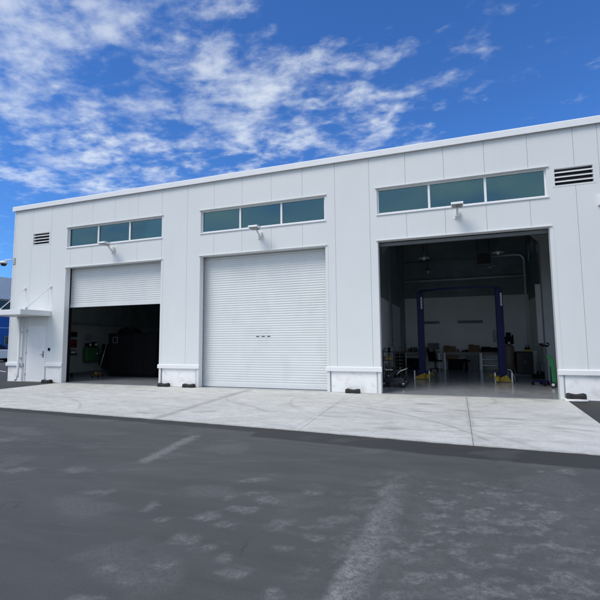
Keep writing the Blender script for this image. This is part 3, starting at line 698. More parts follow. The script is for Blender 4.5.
carton(1.0, 0.5, 0.50, (13.75, BY+0.02, FZ), 'wide black storage box under the middle of the bench', m='black', name='storage_box')
carton(0.55, 0.4, 0.22, (13.45, BY-0.05, FZ+0.505), 'brown open box lying on the black storage box under the bench')
carton(0.9, 0.5, 0.52, (11.72, BY+0.05, FZ), 'black crate under the left bench near the tool chest', m='black', name='storage_crate')
t = thing('waste_bin', 'dark grey square bin under the right end of the rear bench', 'bin', (14.36, 10.05, FZ))
m_ = MB(); m_.prism([(-0.22, 0.0), (0.22, 0.0), (0.25, 0.70), (-0.25, 0.70)], -0.22, 0.22, 'y'); m_.build('body', 'baseb', t, bevel=0.01)
m_ = MB(); m_.box((-0.26, -0.23, 0.70), (0.26, 0.23, 0.74)); m_.box((-0.05, -0.236, 0.60), (0.05, -0.221, 0.64)); m_.build('lid', 'steel', t, bevel=0.01)
t = thing('monitor', 'dark computer monitor standing on the left rear bench', 'monitor', (12.60, BY, BZ), 12)
m_ = MB(); m_.box((-0.26, -0.02, 0.12), (0.26, 0.02, 0.42)); m_.build('screen', 'blackmetal', t, bevel=0.006)
m_ = MB(); m_.box((-0.12, -0.09, 0.0), (0.12, 0.09, 0.015)); m_.box((-0.025, 0.021, 0.0155), (0.025, 0.045, 0.25)); m_.build('stand', 'black', t)
t = thing('bench_vise', 'black bench vise on the left rear bench beside the monitor', 'vise', (12.05, BY-0.2, BZ))
m_ = MB(); m_.cyl((0, 0, 0), (0, 0, 0.06), 0.11); m_.box((-0.07, -0.12, 0.06), (0.07, 0.12, 0.14)); m_.box((-0.08, 0.02, 0.14), (0.08, 0.07, 0.22)); m_.build('body', 'blackmetal', t, bevel=0.006)
m_ = MB(); m_.box((-0.08, -0.12, 0.1405), (0.08, -0.07, 0.22)); m_.cyl((0, -0.12, 0.11), (0, -0.24, 0.11), 0.018); m_.cyl((-0.11, -0.23, 0.11), (0.11, -0.23, 0.11), 0.008); m_.build('jaw', 'steel', t)
t = thing('paper_tray', 'pair of small white cups on the bench between the brown boxes', 'cups', (13.95, BY, BZ))
for x in (-0.08, 0.08): m_ = MB(); m_.lathe([(0.035, 0), (0.045, 0.13), (0.04, 0.13), (0.033, 0.01)], (x, 0, 0)); m_.build('cup', 'white', t)
t.name = 'cup_pair'
for x, y, r_, h_, mm in ((11.42, 10.2, 0.07, 0.16, 'baseb'), (12.28, 10.35, 0.06, 0.2, 'brown'), (12.36, 10.2, 0.045, 0.13, 'black'), (13.72, 10.3, 0.05, 0.12, 'tan'), (14.12, 10.25, 0.06, 0.10, 'black'), (14.63+0.05, 10.45, 0.05, 0.15, 'black')):
    t = thing('metal_can', 'small dark can standing among the clutter on the rear benches', 'can', (x, y, BZ), 0, 'small cans on the rear benches')
    m_ = MB(); m_.lathe([(r_*0.97, 0), (r_, 0.01), (r_, h_-0.01), (r_*0.97, h_)], (0, 0, 0), 16); m_.build('body', mm, t)
    m_ = MB(); m_.lathe([(r_*0.9, h_), (r_*0.9, h_+0.006), (r_*0.3, h_+0.01)], (0, 0, 0), 16); m_.build('lid', 'steel', t)
t = thing('cable_coil', 'coil of black cable lying on the bench between the brown boxes', 'cable', (14.05, 10.15, BZ))
m_ = MB()
m_.tube([((0.13+0.008*k/12)*math.cos(k*PI/6), (0.13+0.008*k/12)*math.sin(k*PI/6), 0.012+0.0011*k) for k in range(48)], 0.010, 8); m_.build('cable', 'black', t)
t = thing('work_stool', 'small round black stool between the lift and the dark bin', 'stool', (14.05, 9.0, FZ))
m_ = MB(); m_.lathe([(0.15, 0.44), (0.17, 0.46), (0.17, 0.50), (0.15, 0.52)], (0, 0, 0), 20); m_.build('seat', 'black', t)
for k in range(4):
    a = PI/4+k*PI/2; m_ = MB(); m_.tube([(0.11*math.cos(a), 0.11*math.sin(a), 0.44), (0.17*math.cos(a), 0.17*math.sin(a), 0.0)], 0.012, 8); m_.build('leg', 'steel', t)
# office chair
t = thing('office_chair', 'black office chair pushed up before the left rear bench', 'office chair', (12.70, 9.45, FZ), 150)
m_ = MB(); m_.box((-0.24, -0.24, 0.42), (0.24, 0.24, 0.49)); m_.build('seat', 'black', t, bevel=0.03)
m_ = MB(); m_.obox((0, 0.27, 0.70), (0.42, 0.06, 0.42), (-14, 0, 0)); m_.obox((0, 0.25, 0.5), (0.06, 0.03, 0.18), (-14, 0, 0)); m_.build('backrest', 'black', t, bevel=0.02)
m_ = MB(); m_.cyl((0, 0, 0.08), (0, 0, 0.42), 0.03); m_.build('gas_spring', 'blackmetal', t)
for k in range(5):
    a = 2*PI*k/5; m_ = MB(); m_.tube([(0, 0, 0.10), (0.14*math.cos(a), 0.14*math.sin(a), 0.09), (0.28*math.cos(a), 0.28*math.sin(a), 0.065)], 0.018, 8)
    lg = m_.build('leg', 'blackmetal', t)
    m_ = MB(); m_.cyl((0.28*math.cos(a)-0.02, 0.28*math.sin(a), 0.028), (0.28*math.cos(a)+0.02, 0.28*math.sin(a), 0.028), 0.028); m_.build('caster', 'black', lg)

# ------------------------------------------------------------------ left side of the right bay
t = thing('tool_chest', 'black tool chest with steel drawer handles against the right bay\'s left wall', 'tool chest', (11.26, 7.9, FZ))
m_ = MB(); m_.box((-0.20, -0.3, 0.10), (0.20, 0.3, 0.92)); m_.build('cabinet', 'blackmetal', t, bevel=0.01)
for k in range(5):
    m_ = MB(); m_.box((-0.19, -0.316, 0.13+k*0.155), (0.19, -0.3005, 0.27+k*0.155)); dw = m_.build('drawer', 'black', t, bevel=0.004)
    m_ = MB(); m_.box((-0.16, -0.332, 0.235+k*0.155), (0.16, -0.3165, 0.25+k*0.155)); m_.build('handle', 'galv', dw)
for sx in (-1, 1):
    for sy in (-1, 1): m_ = MB(); m_.cyl((sx*0.15-0.02, sy*0.22, 0.05), (sx*0.15+0.02, sy*0.22, 0.05), 0.05); m_.build('caster', 'black', t)
t = thing('push_broom', 'lime green bristled broom leaning upside right by the tool chest', 'broom', (11.40, 6.6, FZ))
m_ = MB(); m_.cyl((0, 0.0, 0.28), (-0.05, 0.3, 1.15), 0.013); m_.build('handle', 'wood', t)
m_ = MB(); m_.lathe([(0.02, 0.32), (0.05, 0.27), (0.075, 0.12), (0.085, 0.01)], (0, 0, 0), 14); m_.build('bristles', 'lime', t)
t['label'] = 'broom with lime green bristles standing by the black tool chest'
# wheeled engine cart just inside the opening
t = thing('engine_cart', 'black four-wheeled cart piled with engine parts just inside the right bay\'s left jamb', 'cart', (11.78, 2.0, FZ))
m_ = MB(); m_.box((-0.36, -0.5, 0.14), (0.34, 0.5, 0.20))
for sy in (-0.47, 0.45): m_.box((-0.36, sy, 0.20), (0.34, sy+0.02, 0.30))
m_.build('deck', 'blackmetal', t, bevel=0.006)
for sx in (-0.30, 0.30):
    for sy in (-0.36, 0.36):
        m_ = MB(); m_.lathe([(0.05, -0.045), (0.10, -0.045), (0.122, -0.025), (0.122, 0.025), (0.10, 0.045), (0.05, 0.045)], (sx, sy, 0.122), 20, 'y'); w_ = m_.build('wheel', 'tyre', t)
        m_ = MB(); m_.lathe([(0.015, -0.05), (0.05, -0.048), (0.05, 0.048), (0.015, 0.05)], (sx, sy, 0.122), 16, 'y'); m_.build('hub', 'chrome', w_)
m_ = MB(); m_.box((-0.26, -0.3, 0.20), (0.02, 0.1, 0.46)); m_.box((-0.22, -0.25, 0.46), (-0.04, 0.06, 0.60)); m_.cyl((-0.14, -0.34, 0.33), (-0.14, -0.30, 0.33), 0.10); m_.cyl((-0.24, -0.1, 0.56), (-0.24, -0.1, 0.72), 0.05)
m_.cyl((0.06, -0.2, 0.24), (0.06, 0.1, 0.24), 0.06); m_.build('engine_block', 'blackmetal', t, bevel=0.012)
m_ = MB()
for k in range(4): m_.cyl((-0.20+k*0.055, -0.32, 0.49), (-0.20+k*0.055, -0.32, 0.56), 0.02)
m_.cyl((-0.14, -0.36, 0.33), (-0.14, -0.345, 0.33), 0.045); m_.box((-0.30, -0.44, 0.34), (-0.14, -0.38, 0.36)); m_.build('fitting', 'chrome', t)
m_ = MB(); m_.tube([(0.05, -0.3, 0.25), (0.14, -0.33, 0.42), (0.22, -0.30, 0.50), (0.36, -0.26, 0.55), (0.46, -0.22, 0.60)], 0.016, 8); m_.build('handle', 'chrome', t)
m_ = MB(); m_.tube([(0.10, -0.32, 0.22), (0.24, -0.36, 0.30), (0.26, -0.30, 0.42), (0.16, -0.28, 0.46), (0.08, -0.30, 0.38)], 0.024, 8); m_.tube([(-0.1, -0.3, 0.5), (0.05, -0.34, 0.56), (0.18, -0.3, 0.40)], 0.014, 8); m_.build('hose', 'rubber', t)
m_ = MB(); m_.obox((0.13, -0.22, 0.28), (0.2, 0.25, 0.14), (0, 20, 15)); m_.obox((0.2, -0.1, 0.38), (0.14, 0.2, 0.12), (20, -30, 30)); m_.build('gearbox', 'black', t, bevel=0.015)
# stand with spools above the cart
t = thing('parts_rack', 'dark metal rack with brown and yellow spools behind the engine cart', 'rack', (11.36, 3.6, FZ))
for sx in (-0.22, 0.22):
    for sy in (-0.25, 0.25): m_ = MB(); m_.box((sx-0.015, sy-0.015, 0), (sx+0.015, sy+0.015, 1.1)); m_.build('leg', 'blackmetal', t)
for z in (0.35, 0.72, 1.02): m_ = MB(); m_.box((-0.203, -0.233, z), (0.203, 0.233, z+0.02)); m_.build('shelf', 'blackmetal', t)
for x, z, mm in ((-0.1, 0.742, 'brown'), (0.08, 0.742, 'yellow'), (0.0, 0.372, 'black'), (0.05, 1.042, 'black'), (-0.1, 1.042, 'tan')):
    m_ = MB(); m_.lathe([(0.07, 0), (0.07, 0.015), (0.045, 0.02), (0.045, 0.12), (0.07, 0.125), (0.07, 0.14)], (x, -0.1, z+0.001), 14); m_.build('spool', mm, t)

carton(0.34, 0.4, 0.30, (11.40, 5.0, FZ), 'dark grey box on the floor behind the spool rack', m='baseb', name='parts_box')
t = thing('gas_bottle', 'slim grey gas bottle standing at the right bay\'s left wall', 'gas bottle', (11.20, 5.7, FZ))
m_ = MB(); m_.lathe([(0.10, 0.0), (0.11, 0.03), (0.11, 1.05), (0.08, 1.16), (0.035, 1.20), (0.035, 1.26)], (0, 0, 0), 20); m_.build('cylinder', 'steel', t)
m_ = MB(); m_.cyl((0, 0, 1.26), (0, 0, 1.34), 0.02); m_.cyl((-0.05, 0, 1.31), (0.05, 0, 1.31), 0.012); m_.build('valve', 'chrome', t)
t = thing('tool_caddy', 'dark open tool caddy with bottles on the left rear bench', 'tool caddy', (11.65, BY-0.1, BZ))
m_ = MB(); m_.box((-0.18, -0.12, 0), (0.18, 0.12, 0.02)); m_.box((-0.18, -0.12, 0.02), (-0.165, 0.12, 0.16)); m_.box((0.165, -0.12, 0.02), (0.18, 0.12, 0.16)); m_.cyl((-0.17, 0, 0.2), (0.17, 0, 0.2), 0.012); m_.build('tray', 'black', t)
for k, mm in enumerate(('black', 'tan', 'black', 'baseb')):
    m_ = MB(); m_.lathe([(0.03, 0.021), (0.033, 0.15), (0.012, 0.19), (0.012, 0.23+0.02*(k % 2))], (-0.12+k*0.08, 0.03, 0), 12); m_.build('bottle', mm, t)
# ------------------------------------------------------------------ right side of the right bay
t = thing('air_compressor', 'beige upright air compressor with black motor behind the right lift post', 'air compressor', (15.68, 7.6, FZ))
m_ = MB(); m_.lathe([(0.02, 0.14), (0.13, 0.17), (0.205, 0.26), (0.205, 1.12), (0.13, 1.22), (0.02, 1.25)], (0, 0, 0), 28); m_.build('tank', 'tan', t)
for k in range(3):
    a = 2*PI*k/3+0.5; m_ = MB(); m_.obox((0.17*math.cos(a), 0.17*math.sin(a), 0.15), (0.03, 0.08, 0.30), (0, 0, math.degrees(a))); m_.build('foot', 'blackmetal', t)
m_ = MB(); m_.box((-0.2, -0.15, 1.25), (0.2, 0.15, 1.29)); m_.cyl((-0.16, 0, 1.42), (0.14, 0, 1.42), 0.13); m_.box((-0.08, -0.09, 1.5), (0.1, 0.09, 1.72)); m_.cyl((0.15, 0, 1.45), (0.18, 0, 1.45), 0.19, n=24)
m_.build('motor', 'black', t, bevel=0.01)
m_ = MB(); m_.cyl((0.0, -0.21, 1.30), (0.0, -0.16, 1.30), 0.04); m_.build('gauge', 'white', t)
t = thing('storage_cabinet', 'low black cabinet right of the beige air compressor', 'cabinet', (16.22, 7.65, FZ))
m_ = MB(); m_.box((-0.30, -0.28, 0.05), (0.30, 0.28, 0.94)); m_.build('body', 'black', t, bevel=0.01)
for s in (-1, 1):
    m_ = MB(); m_.box((0.005 if s > 0 else -0.29, -0.296, 0.08), (0.29 if s > 0 else -0.005, -0.2805, 0.91)); dd = m_.build('door', 'blackmetal', t, bevel=0.004)
    m_ = MB(); m_.box((s*0.03-0.008, -0.312, 0.45), (s*0.03+0.008, -0.2965, 0.6)); m_.build('handle', 'steel', dd)
t = thing('battery_charger', 'small yellow and black charger on top of the low black cabinet', 'charger', (16.35, 7.5, FZ+0.941))
m_ = MB(); m_.box((-0.12, -0.09, 0), (0.12, 0.09, 0.09)); m_.build('body', 'yellow', t, bevel=0.01)
m_ = MB(); m_.box((-0.09, -0.07, 0.0905), (0.09, 0.07, 0.18)); m_.tube([(-0.07, 0, 0.18), (-0.07, 0, 0.25), (0.07, 0, 0.25), (0.07, 0, 0.18)], 0.012, 8); m_.build('handle', 'black', t)
for n_, (x, y, w_, h_, a, lb) in enumerate(((16.72, 8.5, 0.17, 0.95, 6, 'white board leaning upright near the rear right corner of the bay'),)):
    mb = MB(); mb.obox((x, y, FZ+h_/2+0.001), (w_, 0.03, h_), (-4, 5, 0)); tag(mb.build('board', 'white', None, bevel=0.004), lb, 'board')
mb = MB(); mb.box((16.66, 6.9, 1.3), (16.96, 6.96, 3.6)); mb.build('wall_panel', 'wallin', bld)
carton(0.24, 0.3, 0.52, (16.84, 7.2, FZ), 'grey upright carton beside the leaning white board', m='steel', name='upright_carton')
t = thing('tool_roll', 'heap of black cases on the floor along the right wall', 'cases', (16.62, 6.1, FZ)); t.name = 'case_stack'
m_ = MB(); m_.box((-0.32, -0.2, 0), (0.30, 0.2, 0.14)); m_.build('case', 'black', t, bevel=0.02)
m_ = MB(); m_.obox((0.05, 0.0, 0.205), (0.42, 0.3, 0.12), (0, 0, 10)); m_.build('case', 'blackmetal', t, bevel=0.02)
m_ = MB(); m_.tube([(-0.1, -0.2, 0.06), (-0.1, -0.24, 0.08), (0.08, -0.24, 0.08), (0.08, -0.2, 0.06)], 0.012, 8); m_.build('handle', 'rubber', t)
# engine stand with chrome mast
t = thing('engine_stand', 'chrome-masted stand with a black clamp head and casters by the right jamb', 'stand', (16.18, 3.45, FZ))
m_ = MB(); m_.box((-0.30, -0.03, 0.10), (0.18, 0.03, 0.15)); m_.obox((0.0, 0.0, 0.125), (0.05, 0.62, 0.05), (0, 0, 0)); m_.build('base', 'blue', t)
for q in ((-0.28, 0), (0.15, 0.0), (0, -0.29), (0, 0.29)):
    m_ = MB(); m_.cyl((q[0], q[1]-0.018, 0.05), (q[0], q[1]+0.018, 0.05), 0.05); m_.box((q[0]-0.012, q[1]-0.024, 0.05), (q[0]+0.012, q[1]+0.024, 0.10)); m_.build('caster', 'black', t)
for x in (0.08, 0.15): m_ = MB(); m_.box((x-0.013, -0.013, 0.15), (x+0.013, 0.013, 1.22)); m_.build('mast', 'chrome', t)
m_ = MB(); m_.obox((0.10, -0.02, 1.24), (0.22, 0.08, 0.06), (0, 8, 0)); m_.obox((0.0, -0.04, 1.28), (0.08, 0.05, 0.05), (0, -30, 0)); m_.obox((0.2, -0.04, 1.30), (0.10, 0.05, 0.04), (0, 35, 0)); m_.cyl((0.10, -0.07, 1.24), (0.10, -0.1, 1.24), 0.03)
m_.build('clamp', 'black', t, bevel=0.006)
# green cart
t = thing('hand_truck', 'green and blue two-wheeled hand truck standing by the right jamb', 'hand truck', (16.36, 2.9, FZ), -8)
m_ = MB(); m_.prism([(-0.02, 0.10), (0.10, 0.10), (0.06, 0.80), (0.0, 0.92), (-0.12, 0.98), (-0.14, 0.90), (-0.06, 0.82), (-0.04, 0.70)], -0.10, 0.0, 'y'); m_.build('shell', 'green', t, bevel=0.015)
m_ = MB(); m_.box((-0.06, -0.05, 0.12), (-0.022, 0.02, 0.62)); m_.build('side_rail', 'blue', t)
for y in (-0.16, 0.06):
    m_ = MB(); m_.lathe([(0.03, -0.03), (0.07, -0.03), (0.085, 0.0), (0.07, 0.03), (0.03, 0.03)], (0.0, y, 0.085), 18, 'y'); w_ = m_.build('wheel', 'tyre', t)
    m_ = MB(); m_.lathe([(0.01, -0.035), (0.045, -0.033), (0.045, 0.033), (0.01, 0.035)], (0.0, y, 0.085), 16, 'y'); m_.build('hub', 'white', w_)
m_ = MB(); m_.cyl((0, -0.14, 0.085), (0, 0.04, 0.085), 0.012); m_.build('axle', 'steel', t)

# ------------------------------------------------------------------ hanging lamps
def bay_lamp(label, loc):
    t_ = thing('pendant_lamp', label, 'pendant lamp', loc, group='unlit pendant lamps hanging in the right bay')
    m_ = MB(); m_.lathe([(0.05, 0.20), (0.07, 0.12), (0.10, 0.08), (0.20, 0.02), (0.22, -0.02), (0.19, -0.015), (0.06, 0.06)], (0, 0, 0), 24); m_.build('lamp_shade', 'reflector', t_)
    m_ = MB(); m_.lathe([(0.02, 0.05), (0.05, 0.0), (0.045, -0.05), (0.01, -0.08)], (0, 0, -0.005), 16); m_.build('bulb', 'white', t_)
    m_ = MB(); m_.cyl((0, 0, 0.20), (0, 0, 6.54-loc[2]), 0.008, n=8); m_.build('cord', 'black', t_)
    return t_
p0 = bay_lamp('unlit pendant lamp nearest the opening on the bay\'s left', (12.62, 5.0, 4.60))
dup(p0, (12.53, 9.0, 4.68), 0, 'unlit pendant lamp hanging deeper in the bay on its left')
dup(p0, (15.23, 5.0, 4.62), 0, 'unlit pendant lamp nearest the opening above the right lift post')
dup(p0, (15.23, 9.0, 4.74), 0, 'unlit pendant lamp hanging deeper in the bay on its right')
for ch in bpy.data.objects:
    if ch.name.startswith('cord') and ch.parent and ch.parent.location.z > 4.61: ch.scale = (1, 1, 1)
t = thing('unit_heater', 'dark unit heater hung from the ceiling beside the right lamps', 'heater', (14.95, 8.6, 5.0))
m_ = MB(); m_.box((-0.32, -0.3, -0.28), (0.32, 0.3, 0.28)); m_.build('casing', 'steel', t, bevel=0.02)
m_ = MB()
for k in range(6): m_.box((-0.28, -0.325, -0.22+k*0.08), (0.28, -0.301, -0.18+k*0.08))
m_.build('grille', 'black', t)
for x in (-0.25, 0.25): m_ = MB(); m_.cyl((x, 0, 0.28), (x, 0, 1.54), 0.01, n=8); m_.build('hanger', 'black', t)

# ------------------------------------------------------------------ left bay contents
WX = XL+0.262
t = thing('storage_cabinet', 'tall bulky black cabinet filling the right half of the half-open left bay', 'cabinet', (0.85, 3.05, FZ))
m_ = MB(); m_.box((-1.28, -0.38, 0.08), (1.28, 0.38, 1.84)); m_.box((-1.24, -0.34, 0.0), (1.24, 0.34, 0.079)); m_.build('body', 'guide', t, bevel=0.03)
for k in range(4):
    x = -1.26+k*0.63
    m_ = MB(); m_.box((x+0.012, -0.402, 0.14), (x+0.618, -0.381, 1.78)); dd = m_.build('door', 'guide', t, bevel=0.008)
    m_ = MB(); m_.box((x+0.30-0.22*(-1)**k, -0.42, 0.9), (x+0.325-0.22*(-1)**k, -0.403, 1.06)); m_.build('handle', 'black', dd)
t = thing('framed_notice', 'small grey framed notice on the front of the tall black cabinet', 'notice', (-0.16, 2.644, FZ+1.42))
m_ = MB(); m_.box((0, -0.012, 0), (0.26, 0, 0.02)); m_.box((0, -0.012, 0.24), (0.26, 0, 0.26)); m_.box((0, -0.012, 0.021), (0.02, 0, 0.239)); m_.box((0.24, -0.012, 0.021), (0.26, 0, 0.239)); m_.build('frame', 'baseb', t)
m_ = MB(); m_.box((0.021, -0.006, 0.021), (0.239, -0.001, 0.239)); m_.build('sheet', 'black', t)
t = thing('canvas_bag', 'slumped black bag lying on top of the tall black cabinet', 'bag', (0.35, 3.05, FZ+1.841))
m_ = MB(); m_.prism([(-0.50, 0.0), (0.48, 0.0), (0.50, 0.10), (0.30, 0.20), (0.05, 0.17), (-0.25, 0.23), (-0.48, 0.12)], -0.2, 0.2, 'y'); m_.build('body', 'guide', t, bevel=0.04)
m_ = MB(); m_.tube([(-0.15, -0.1, 0.19), (-0.1, -0.12, 0.27), (0.1, -0.12, 0.26), (0.15, -0.1, 0.17)], 0.012, 8); m_.build('strap', 'black', t)
mb = MB(); mb.cyl((-0.92, 2.62, FZ), (-0.62, 2.80, 1.45), 0.013, n=8); mb.cyl((-0.93, 2.61, FZ), (-0.92, 2.62, FZ+0.1), 0.03, 0.02, n=8)
tag(mb.build('pole', 'galv', None), 'thin pale pole leaning against the left bay\'s black rack', 'pole')
t = thing('floor_jack', 'small ochre floor jack at the foot of the left bay\'s black rack', 'floor jack', (-0.72, 2.45, FZ), 20)
m_ = MB(); m_.box((-0.10, -0.30, 0.05), (-0.07, 0.25, 0.15)); m_.box((0.07, -0.30, 0.05), (0.10, 0.25, 0.15)); m_.box((-0.069, 0.1, 0.05), (0.069, 0.25, 0.18)); m_.build('frame', 'brown', t, bevel=0.005)
m_ = MB(); m_.obox((0, -0.05, 0.16), (0.07, 0.34, 0.04), (-12, 0, 0)); m_.cyl((0, -0.2, 0.12), (0, -0.2, 0.17), 0.05); m_.build('arm', 'yellow', t)
for x, y in ((-0.12, -0.26), (0.12, -0.26), (-0.12, 0.2), (0.12, 0.2)): m_ = MB(); m_.cyl((x-0.015, y, 0.045), (x+0.015, y, 0.045), 0.045); m_.build('wheel', 'black', t)
t = thing('green_tank', 'dark green rounded tank with black fittings hung on the left bay\'s white wall', 'tank', (WX, 3.68, 0.55))
m_ = MB(); m_.box((0.0, -0.40, 0.0), (0.30, 0.40, 0.72)); m_.build('tank_body', 'darkgreen', t, bevel=0.09)
m_ = MB(); m_.cyl((0.14, -0.18, 0.70), (0.14, -0.18, 0.88), 0.14); m_.cyl((0.14, 0.18, 0.70), (0.14, 0.18, 0.93), 0.13); m_.build('fitting', 'black', t, bevel=0.01)
m_ = MB(); m_.cyl((0.27, -0.2, 0.80), (0.30, -0.2, 0.80), 0.05); m_.cyl((0.27, 0.15, 0.82), (0.30, 0.15, 0.82), 0.06); m_.cyl((0.30, 0.2, 0.40), (0.32, 0.2, 0.40), 0.035); m_.build('gauge', 'white', t)
mb = MB(); mb.box((0, 0, 0), (0.02, 0.40, 0.30)); mb.box((0.02, 0.03, 0.03), (0.024, 0.18, 0.12)); mb.box((0.02, 0.22, 0.16), (0.024, 0.36, 0.27))
tag(mb.build('notice_board', 'steel', None, loc=(WX-0.02, 3.45, 1.56)), 'grey notice board on the left bay\'s wall above the green tank', 'notice board')
t = thing('hose_reel', 'large black hose reel hanging on the wall beside the green tank', 'hose reel', (WX, 4.62, 0.62))
m_ = MB(); m_.lathe([(0.12, 0.03), (0.40, 0.03), (0.44, 0.08), (0.44, 0.22), (0.40, 0.27), (0.12, 0.27)], (0, 0, 0), 28, 'x'); m_.build('reel', 'rubber', t)
m_ = MB(); m_.box((-0.02, -0.15, 0.42), (0.25, 0.12, 0.75)); m_.box((-0.02, -0.05, -0.1), (0.029, 0.05, 0.42)); m_.build('bracket', 'black', t, bevel=0.02)
for y0, z0, h_, mm, nm, lb in ((2.66, 1.72, 0.22, 'black', 'switch_box', 'small dark switch box on the left bay\'s wall above the red box'),
                       (2.66, 1.24, 0.36, 'red', 'alarm_box', 'red alarm box on the left bay\'s wall near its left jamb')):
    t = thing(nm, lb, nm.replace('_', ' '), (WX-0.02, y0, z0))
    m_ = MB(); m_.box((0, 0, 0), (0.10, 0.26, h_)); m_.build('body', mm, t, bevel=0.01)
    m_ = MB(); m_.box((0.10, 0.04, h_*0.3), (0.108, 0.22, h_*0.5)); m_.build('handle', 'black', t)
t = thing('paper_dispenser', 'black dispenser with a white paper roll on the wall under the red box', 'dispenser', (WX-0.02, 2.62, 0.92))
m_ = MB(); m_.box((0, 0, 0), (0.16, 0.30, 0.05)); m_.box((0, 0, 0.05), (0.03, 0.30, 0.20)); m_.build('bracket', 'black', t)
m_ = MB(); m_.cyl((0.10, 0.03, 0.11), (0.10, 0.20, 0.11), 0.055); m_.build('roll', 'white', t)
t = thing('floor_scale', 'low black wheeled dolly just inside the left bay by its left wall', 'dolly', (-2.0, 1.75, FZ)); t.name = 'wheeled_dolly'
m_ = MB(); m_.box((-0.25, -0.4, 0.09), (0.25, 0.4, 0.13)); m_.build('deck', 'black', t)
m_ = MB(); m_.cyl((-0.05, 0.1, 0.13), (-0.05, 0.1, 0.30), 0.12); m_.build('drum', 'black', t)
for x in (-0.2, 0.2):
    for y in (-0.35, 0.35): m_ = MB(); m_.cyl((x-0.015, y, 0.045), (x+0.015, y, 0.045), 0.045); m_.build('wheel', 'black', t)

# ------------------------------------------------------------------ neighbouring building and parked car
nb = thing('neighbour_building', 'blue and white industrial building beyond the left end of the garage', 'building', (-26, 8, 0))
m_ = MB(); m_.box((-16, 0, 0), (0, 60, 4.2)); m_.build('wall', 'lblue', nb)
m_ = MB(); m_.box((-15.9, 0.02, 4.2), (-0.35, 59.9, 5.55)); m_.build('wall', 'lwhite', nb)
m_ = MB()
for k in range(12): m_.box((-0.349, 1+k*4.9, 4.45), (-0.30, 5.6+k*4.9, 5.45))
m_.build('window', 'carglass', nb)
m_ = MB(); m_.box((-16.05, -0.05, 5.55), (0.06, 60.05, 7.6)); m_.build('fascia', 'lwhite', nb)
for k in range(10):
    m_ = MB(); m_.box((0.001, 3.0+k*5.5, 1.3), (0.08, 4.6+k*5.5, 2.1)); f_ = m_.build('window', 'steel', nb)
    m_ = MB(); m_.box((0.081, 3.07+k*5.5, 1.37), (0.09, 4.53+k*5.5, 2.03)); m_.build('pane', 'carglass', f_)
m_ = MB(); m_.box((0.0, 0.0, 2.85), (0.03, 60, 2.89)); m_.build('trim', 'lwhite', nb)

def parked_car(loc, rz):
    t_ = thing('parked_car', 'white parked car in front of the blue building at the left edge', 'car', loc, rz)
    # side outline (x along the car, z up), lofted across the width with tumblehome
    low = [(-2.15, 0.30), (-2.2, 0.55), (-2.15, 0.86), (-1.75, 0.95), (-0.9, 0.98), (0.8, 0.96), (1.6, 0.86), (2.1, 0.72), (2.2, 0.5), (2.15, 0.28)]
    cuts = []
    for cx in (1.38, -1.35):
        cuts += [(cx+0.36*math.cos(a), 0.30+0.36*math.sin(a)) for a in [R(v) for v in range(0, 181, 20)]]
    outline = low + cuts
    m_ = MB(); secs = []
    for y, k in ((-0.88, 0.0), (-0.86, 0.5), (-0.80, 1.0), (0.80, 1.0), (0.86, 0.5), (0.88, 0.0)):
        secs.append([m_.bm.verts.new((x*(0.985+0.015*k), y, 0.30+(z-0.30)*(0.95+0.05*k) if z > 0.3 else z)) for x, z in outline])
    for a, b in zip(secs, secs[1:]):
        for i in range(len(outline)): f = m_.bm.faces.new((a[i], a[(i+1) % len(outline)], b[(i+1) % len(outline)], b[i]))
    for s_ in (secs[0][::-1], secs[-1]): m_.bm.faces.new(s_)
    body = m_.build('body', 'carpaint', t_, bevel=0.02)
    cab = [(-1.95, 0.92), (-1.55, 1.40), (-0.4, 1.47), (0.35, 1.40), (1.1, 0.93)]
    m_ = MB(); A = [m_.bm.verts.new((x, -0.80 if z < 1 else -0.62, z)) for x, z in cab]; B = [m_.bm.verts.new((x, 0.80 if z < 1 else 0.62, z)) for x, z in cab]
    for i in range(5): m_.bm.faces.new((A[i], A[(i+1)%5], B[(i+1)%5], B[i]))
    m_.bm.faces.new(A[::-1]); m_.bm.faces.new(B); m_.build('window', 'carglass', t_, bevel=0.02)
    m_ = MB(); m_.prism([(-1.58, 1.395), (-0.4, 1.465), (0.38, 1.395), (0.36, 1.44), (-0.4, 1.505), (-1.6, 1.435)], -0.63, 0.63, 'y'); m_.build('roof', 'carpaint', t_, bevel=0.015)
    for x in (1.38, -1.35):
        for y in (-0.78, 0.78):
            m_ = MB(); m_.lathe([(0.2, -0.11), (0.29, -0.11), (0.32, -0.07), (0.32, 0.07), (0.29, 0.11), (0.2, 0.11)], (x, y, 0.32), 24, 'y'); w_ = m_.build('wheel', 'tyre', t_)
            m_ = MB(); m_.lathe([(0.03, -0.115), (0.2, -0.112), (0.2, 0.112), (0.03, 0.115)], (x, y, 0.32), 20, 'y'); m_.build('rim', 'galv', w_)
    for y in (-0.62, 0.62):
        m_ = MB(); m_.box((2.06, y-0.16, 0.58), (2.2, y+0.16, 0.70)); m_.build('headlight', 'chrome', t_, bevel=0.02)
        m_ = MB(); m_.box((-2.21, y-0.14, 0.64), (-2.1, y+0.14, 0.78)); m_.build('tail_light', 'red', t_, bevel=0.02)
    m_ = MB(); m_.box((-2.0, -0.75, 0.18), (2.0, 0.75, 0.30)); m_.build('underbody', 'black', t_)
    return t_
parked_car((-20.0, 11.2, 0.0), 75)

